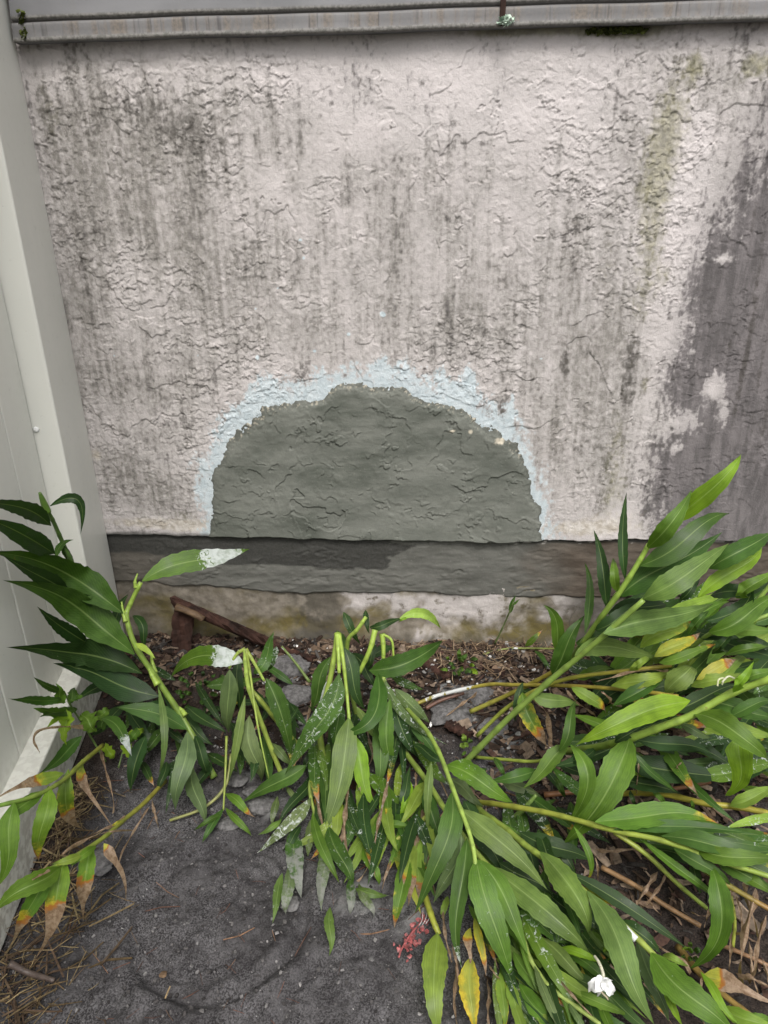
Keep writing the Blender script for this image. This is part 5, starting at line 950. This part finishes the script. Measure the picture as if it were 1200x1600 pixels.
for i in range(3):
    x = 655+5*i; vs, fs = tube(catmull([atZ(x, 1446-i, .013), atZ(x+5, 1436, .018), atZ(x+6+2*i, 1418+2*i, .02)], 8), .0005, .0004, 5); mesh_obj('thread', vs, fs, M['thread'], red)

# ------------------------------------------------------------------ loose litter
def scatter(name, n, place, size, cols, mat, seed, label, cat, thin=.12, lift=.003, tilt=.5, aspect=(1.5, 5)):
    rr = np.random.RandomState(seed); vs, fs, pg = [], [], []
    for i in range(n):
        x, y_ = place(rr); z = gh(x, y_)+lift+rr.rand()*lift*2
        l = size[0]+(size[1]-size[0])*rr.rand()**2.2; w_ = l/(aspect[0]+(aspect[1]-aspect[0])*rr.rand()); th_ = max(.0006, w_*thin)
        R = np.array((Matrix.Rotation(rr.rand()*6.28, 3, 'Z') @ Matrix.Rotation(rr.randn()*tilt*.4, 3, 'Y') @ Matrix.Rotation(rr.randn()*tilt, 3, 'X')))
        b = len(vs); c = np.array(cols[rr.randint(len(cols))])*rr.uniform(.6, 1.3)
        k1_, k2_ = rr.uniform(.4, 1), rr.uniform(.3, 1); bend = rr.randn()*l*.10
        for (sx_, wy, bz) in ((-.5, k1_, bend), (0, 1, 0), (.5, k2_, bend)):
            for sy in (-.5, .5):
                for sz_ in (0, 1): vs.append(np.array([x, y_, z])+R @ np.array([sx_*l, sy*w_*wy, sz_*th_+bz])); pg.append((*c, 1))
        for s_ in (0, 4):
            a_ = b+s_; fs += [(a_+1, a_+5, a_+7, a_+3), (a_, a_+2, a_+6, a_+4), (a_, a_+4, a_+5, a_+1), (a_+2, a_+3, a_+7, a_+6)]
        fs += [(b, b+1, b+3, b+2), (b+8, b+10, b+11, b+9)]
    o = mesh_obj(name, vs, np.array(fs), mat, None, smooth=False, attrs=dict(pig=np.array(pg))); tag(o, label, cat, kind='stuff'); return o
BR = [(.052, .034, .025), (.085, .058, .042), (.030, .021, .017), (.14, .098, .068), (.062, .036, .028), (.19, .145, .11), (.055, .05, .047)]  # litter browns, darkened to carry some contact shade of the gaps in their colour
def pl_mulch(r): return r.uniform(-.88, .95), -.012-abs(r.randn())*.17
def pl_right(r): return r.uniform(.12, .85), r.uniform(-1.05, -.2)
scatter('mulch_litter', 5200, pl_mulch, (.006, .048), BR, M['litter'], 1, 'brown mulch and dead leaf litter along the wall foot', 'mulch')
scatter('leaf_litter', 1500, pl_right, (.008, .060), BR+[(.20, .14, .10), (.26, .20, .15)], M['litter'], 2, 'brown dead leaf litter under the right hand plants', 'leaf litter')
scatter('paint_crumbs', 420, lambda r: (r.uniform(-.6, .5), -.02-abs(r.randn())*.25), (.003, .014), [(.55, .55, .54), (.62, .62, .6), (.35, .34, .33), (.24, .24, .235)], M['litter'], 3, 'white paint and cement crumbs scattered over the mulch', 'crumbs', .4, .004, .5, (1, 2))
scatter('soil_crumbs', 4200, lambda r: (r.uniform(-.8, .35), r.uniform(-1.15, -.35)), (.0015, .007), [(.08, .076, .076), (.11, .105, .105), (.06, .056, .056), (.19, .185, .185)], M['litter'], 4, 'grey soil crumbs over the bare ground', 'crumbs', .6, .0006, .5, (1, 1.7))
scatter('pine_needles', 150, lambda r: (r.uniform(-.8, .25), r.uniform(-1.12, -.45)), (.02, .075), [(.16, .075, .05), (.22, .13, .08), (.11, .06, .045)], M['straw'], 5, 'thin brown needles on the bare soil', 'needles', 1.0, .002, .08, (30, 55))
def pl_corner(r):
    y_ = r.uniform(-1.18, -.62); return (FX0-FK*y_)+.01+abs(r.randn())*(.045 if y_ > -.9 else .075), y_
scatter('straw', 600, pl_corner, (.02, .09), [(.20, .15, .08), (.28, .22, .12), (.12, .085, .045), (.10, .07, .045), (.09, .06, .04)], M['straw'], 6, 'matted dry straw along the fence foot', 'straw', .6, .006, .35, (18, 45))
scatter('wall_foot_straw', 900, lambda r: (r.uniform(-.1, .9), -.01-abs(r.randn())*.09), (.02, .08), [(.20, .14, .09), (.13, .09, .06), (.28, .21, .14)], M['straw'], 7, 'thin dry straw along the wall foot', 'straw', .6, .006, .3, (18, 40))
bpy.context.view_layer.update()
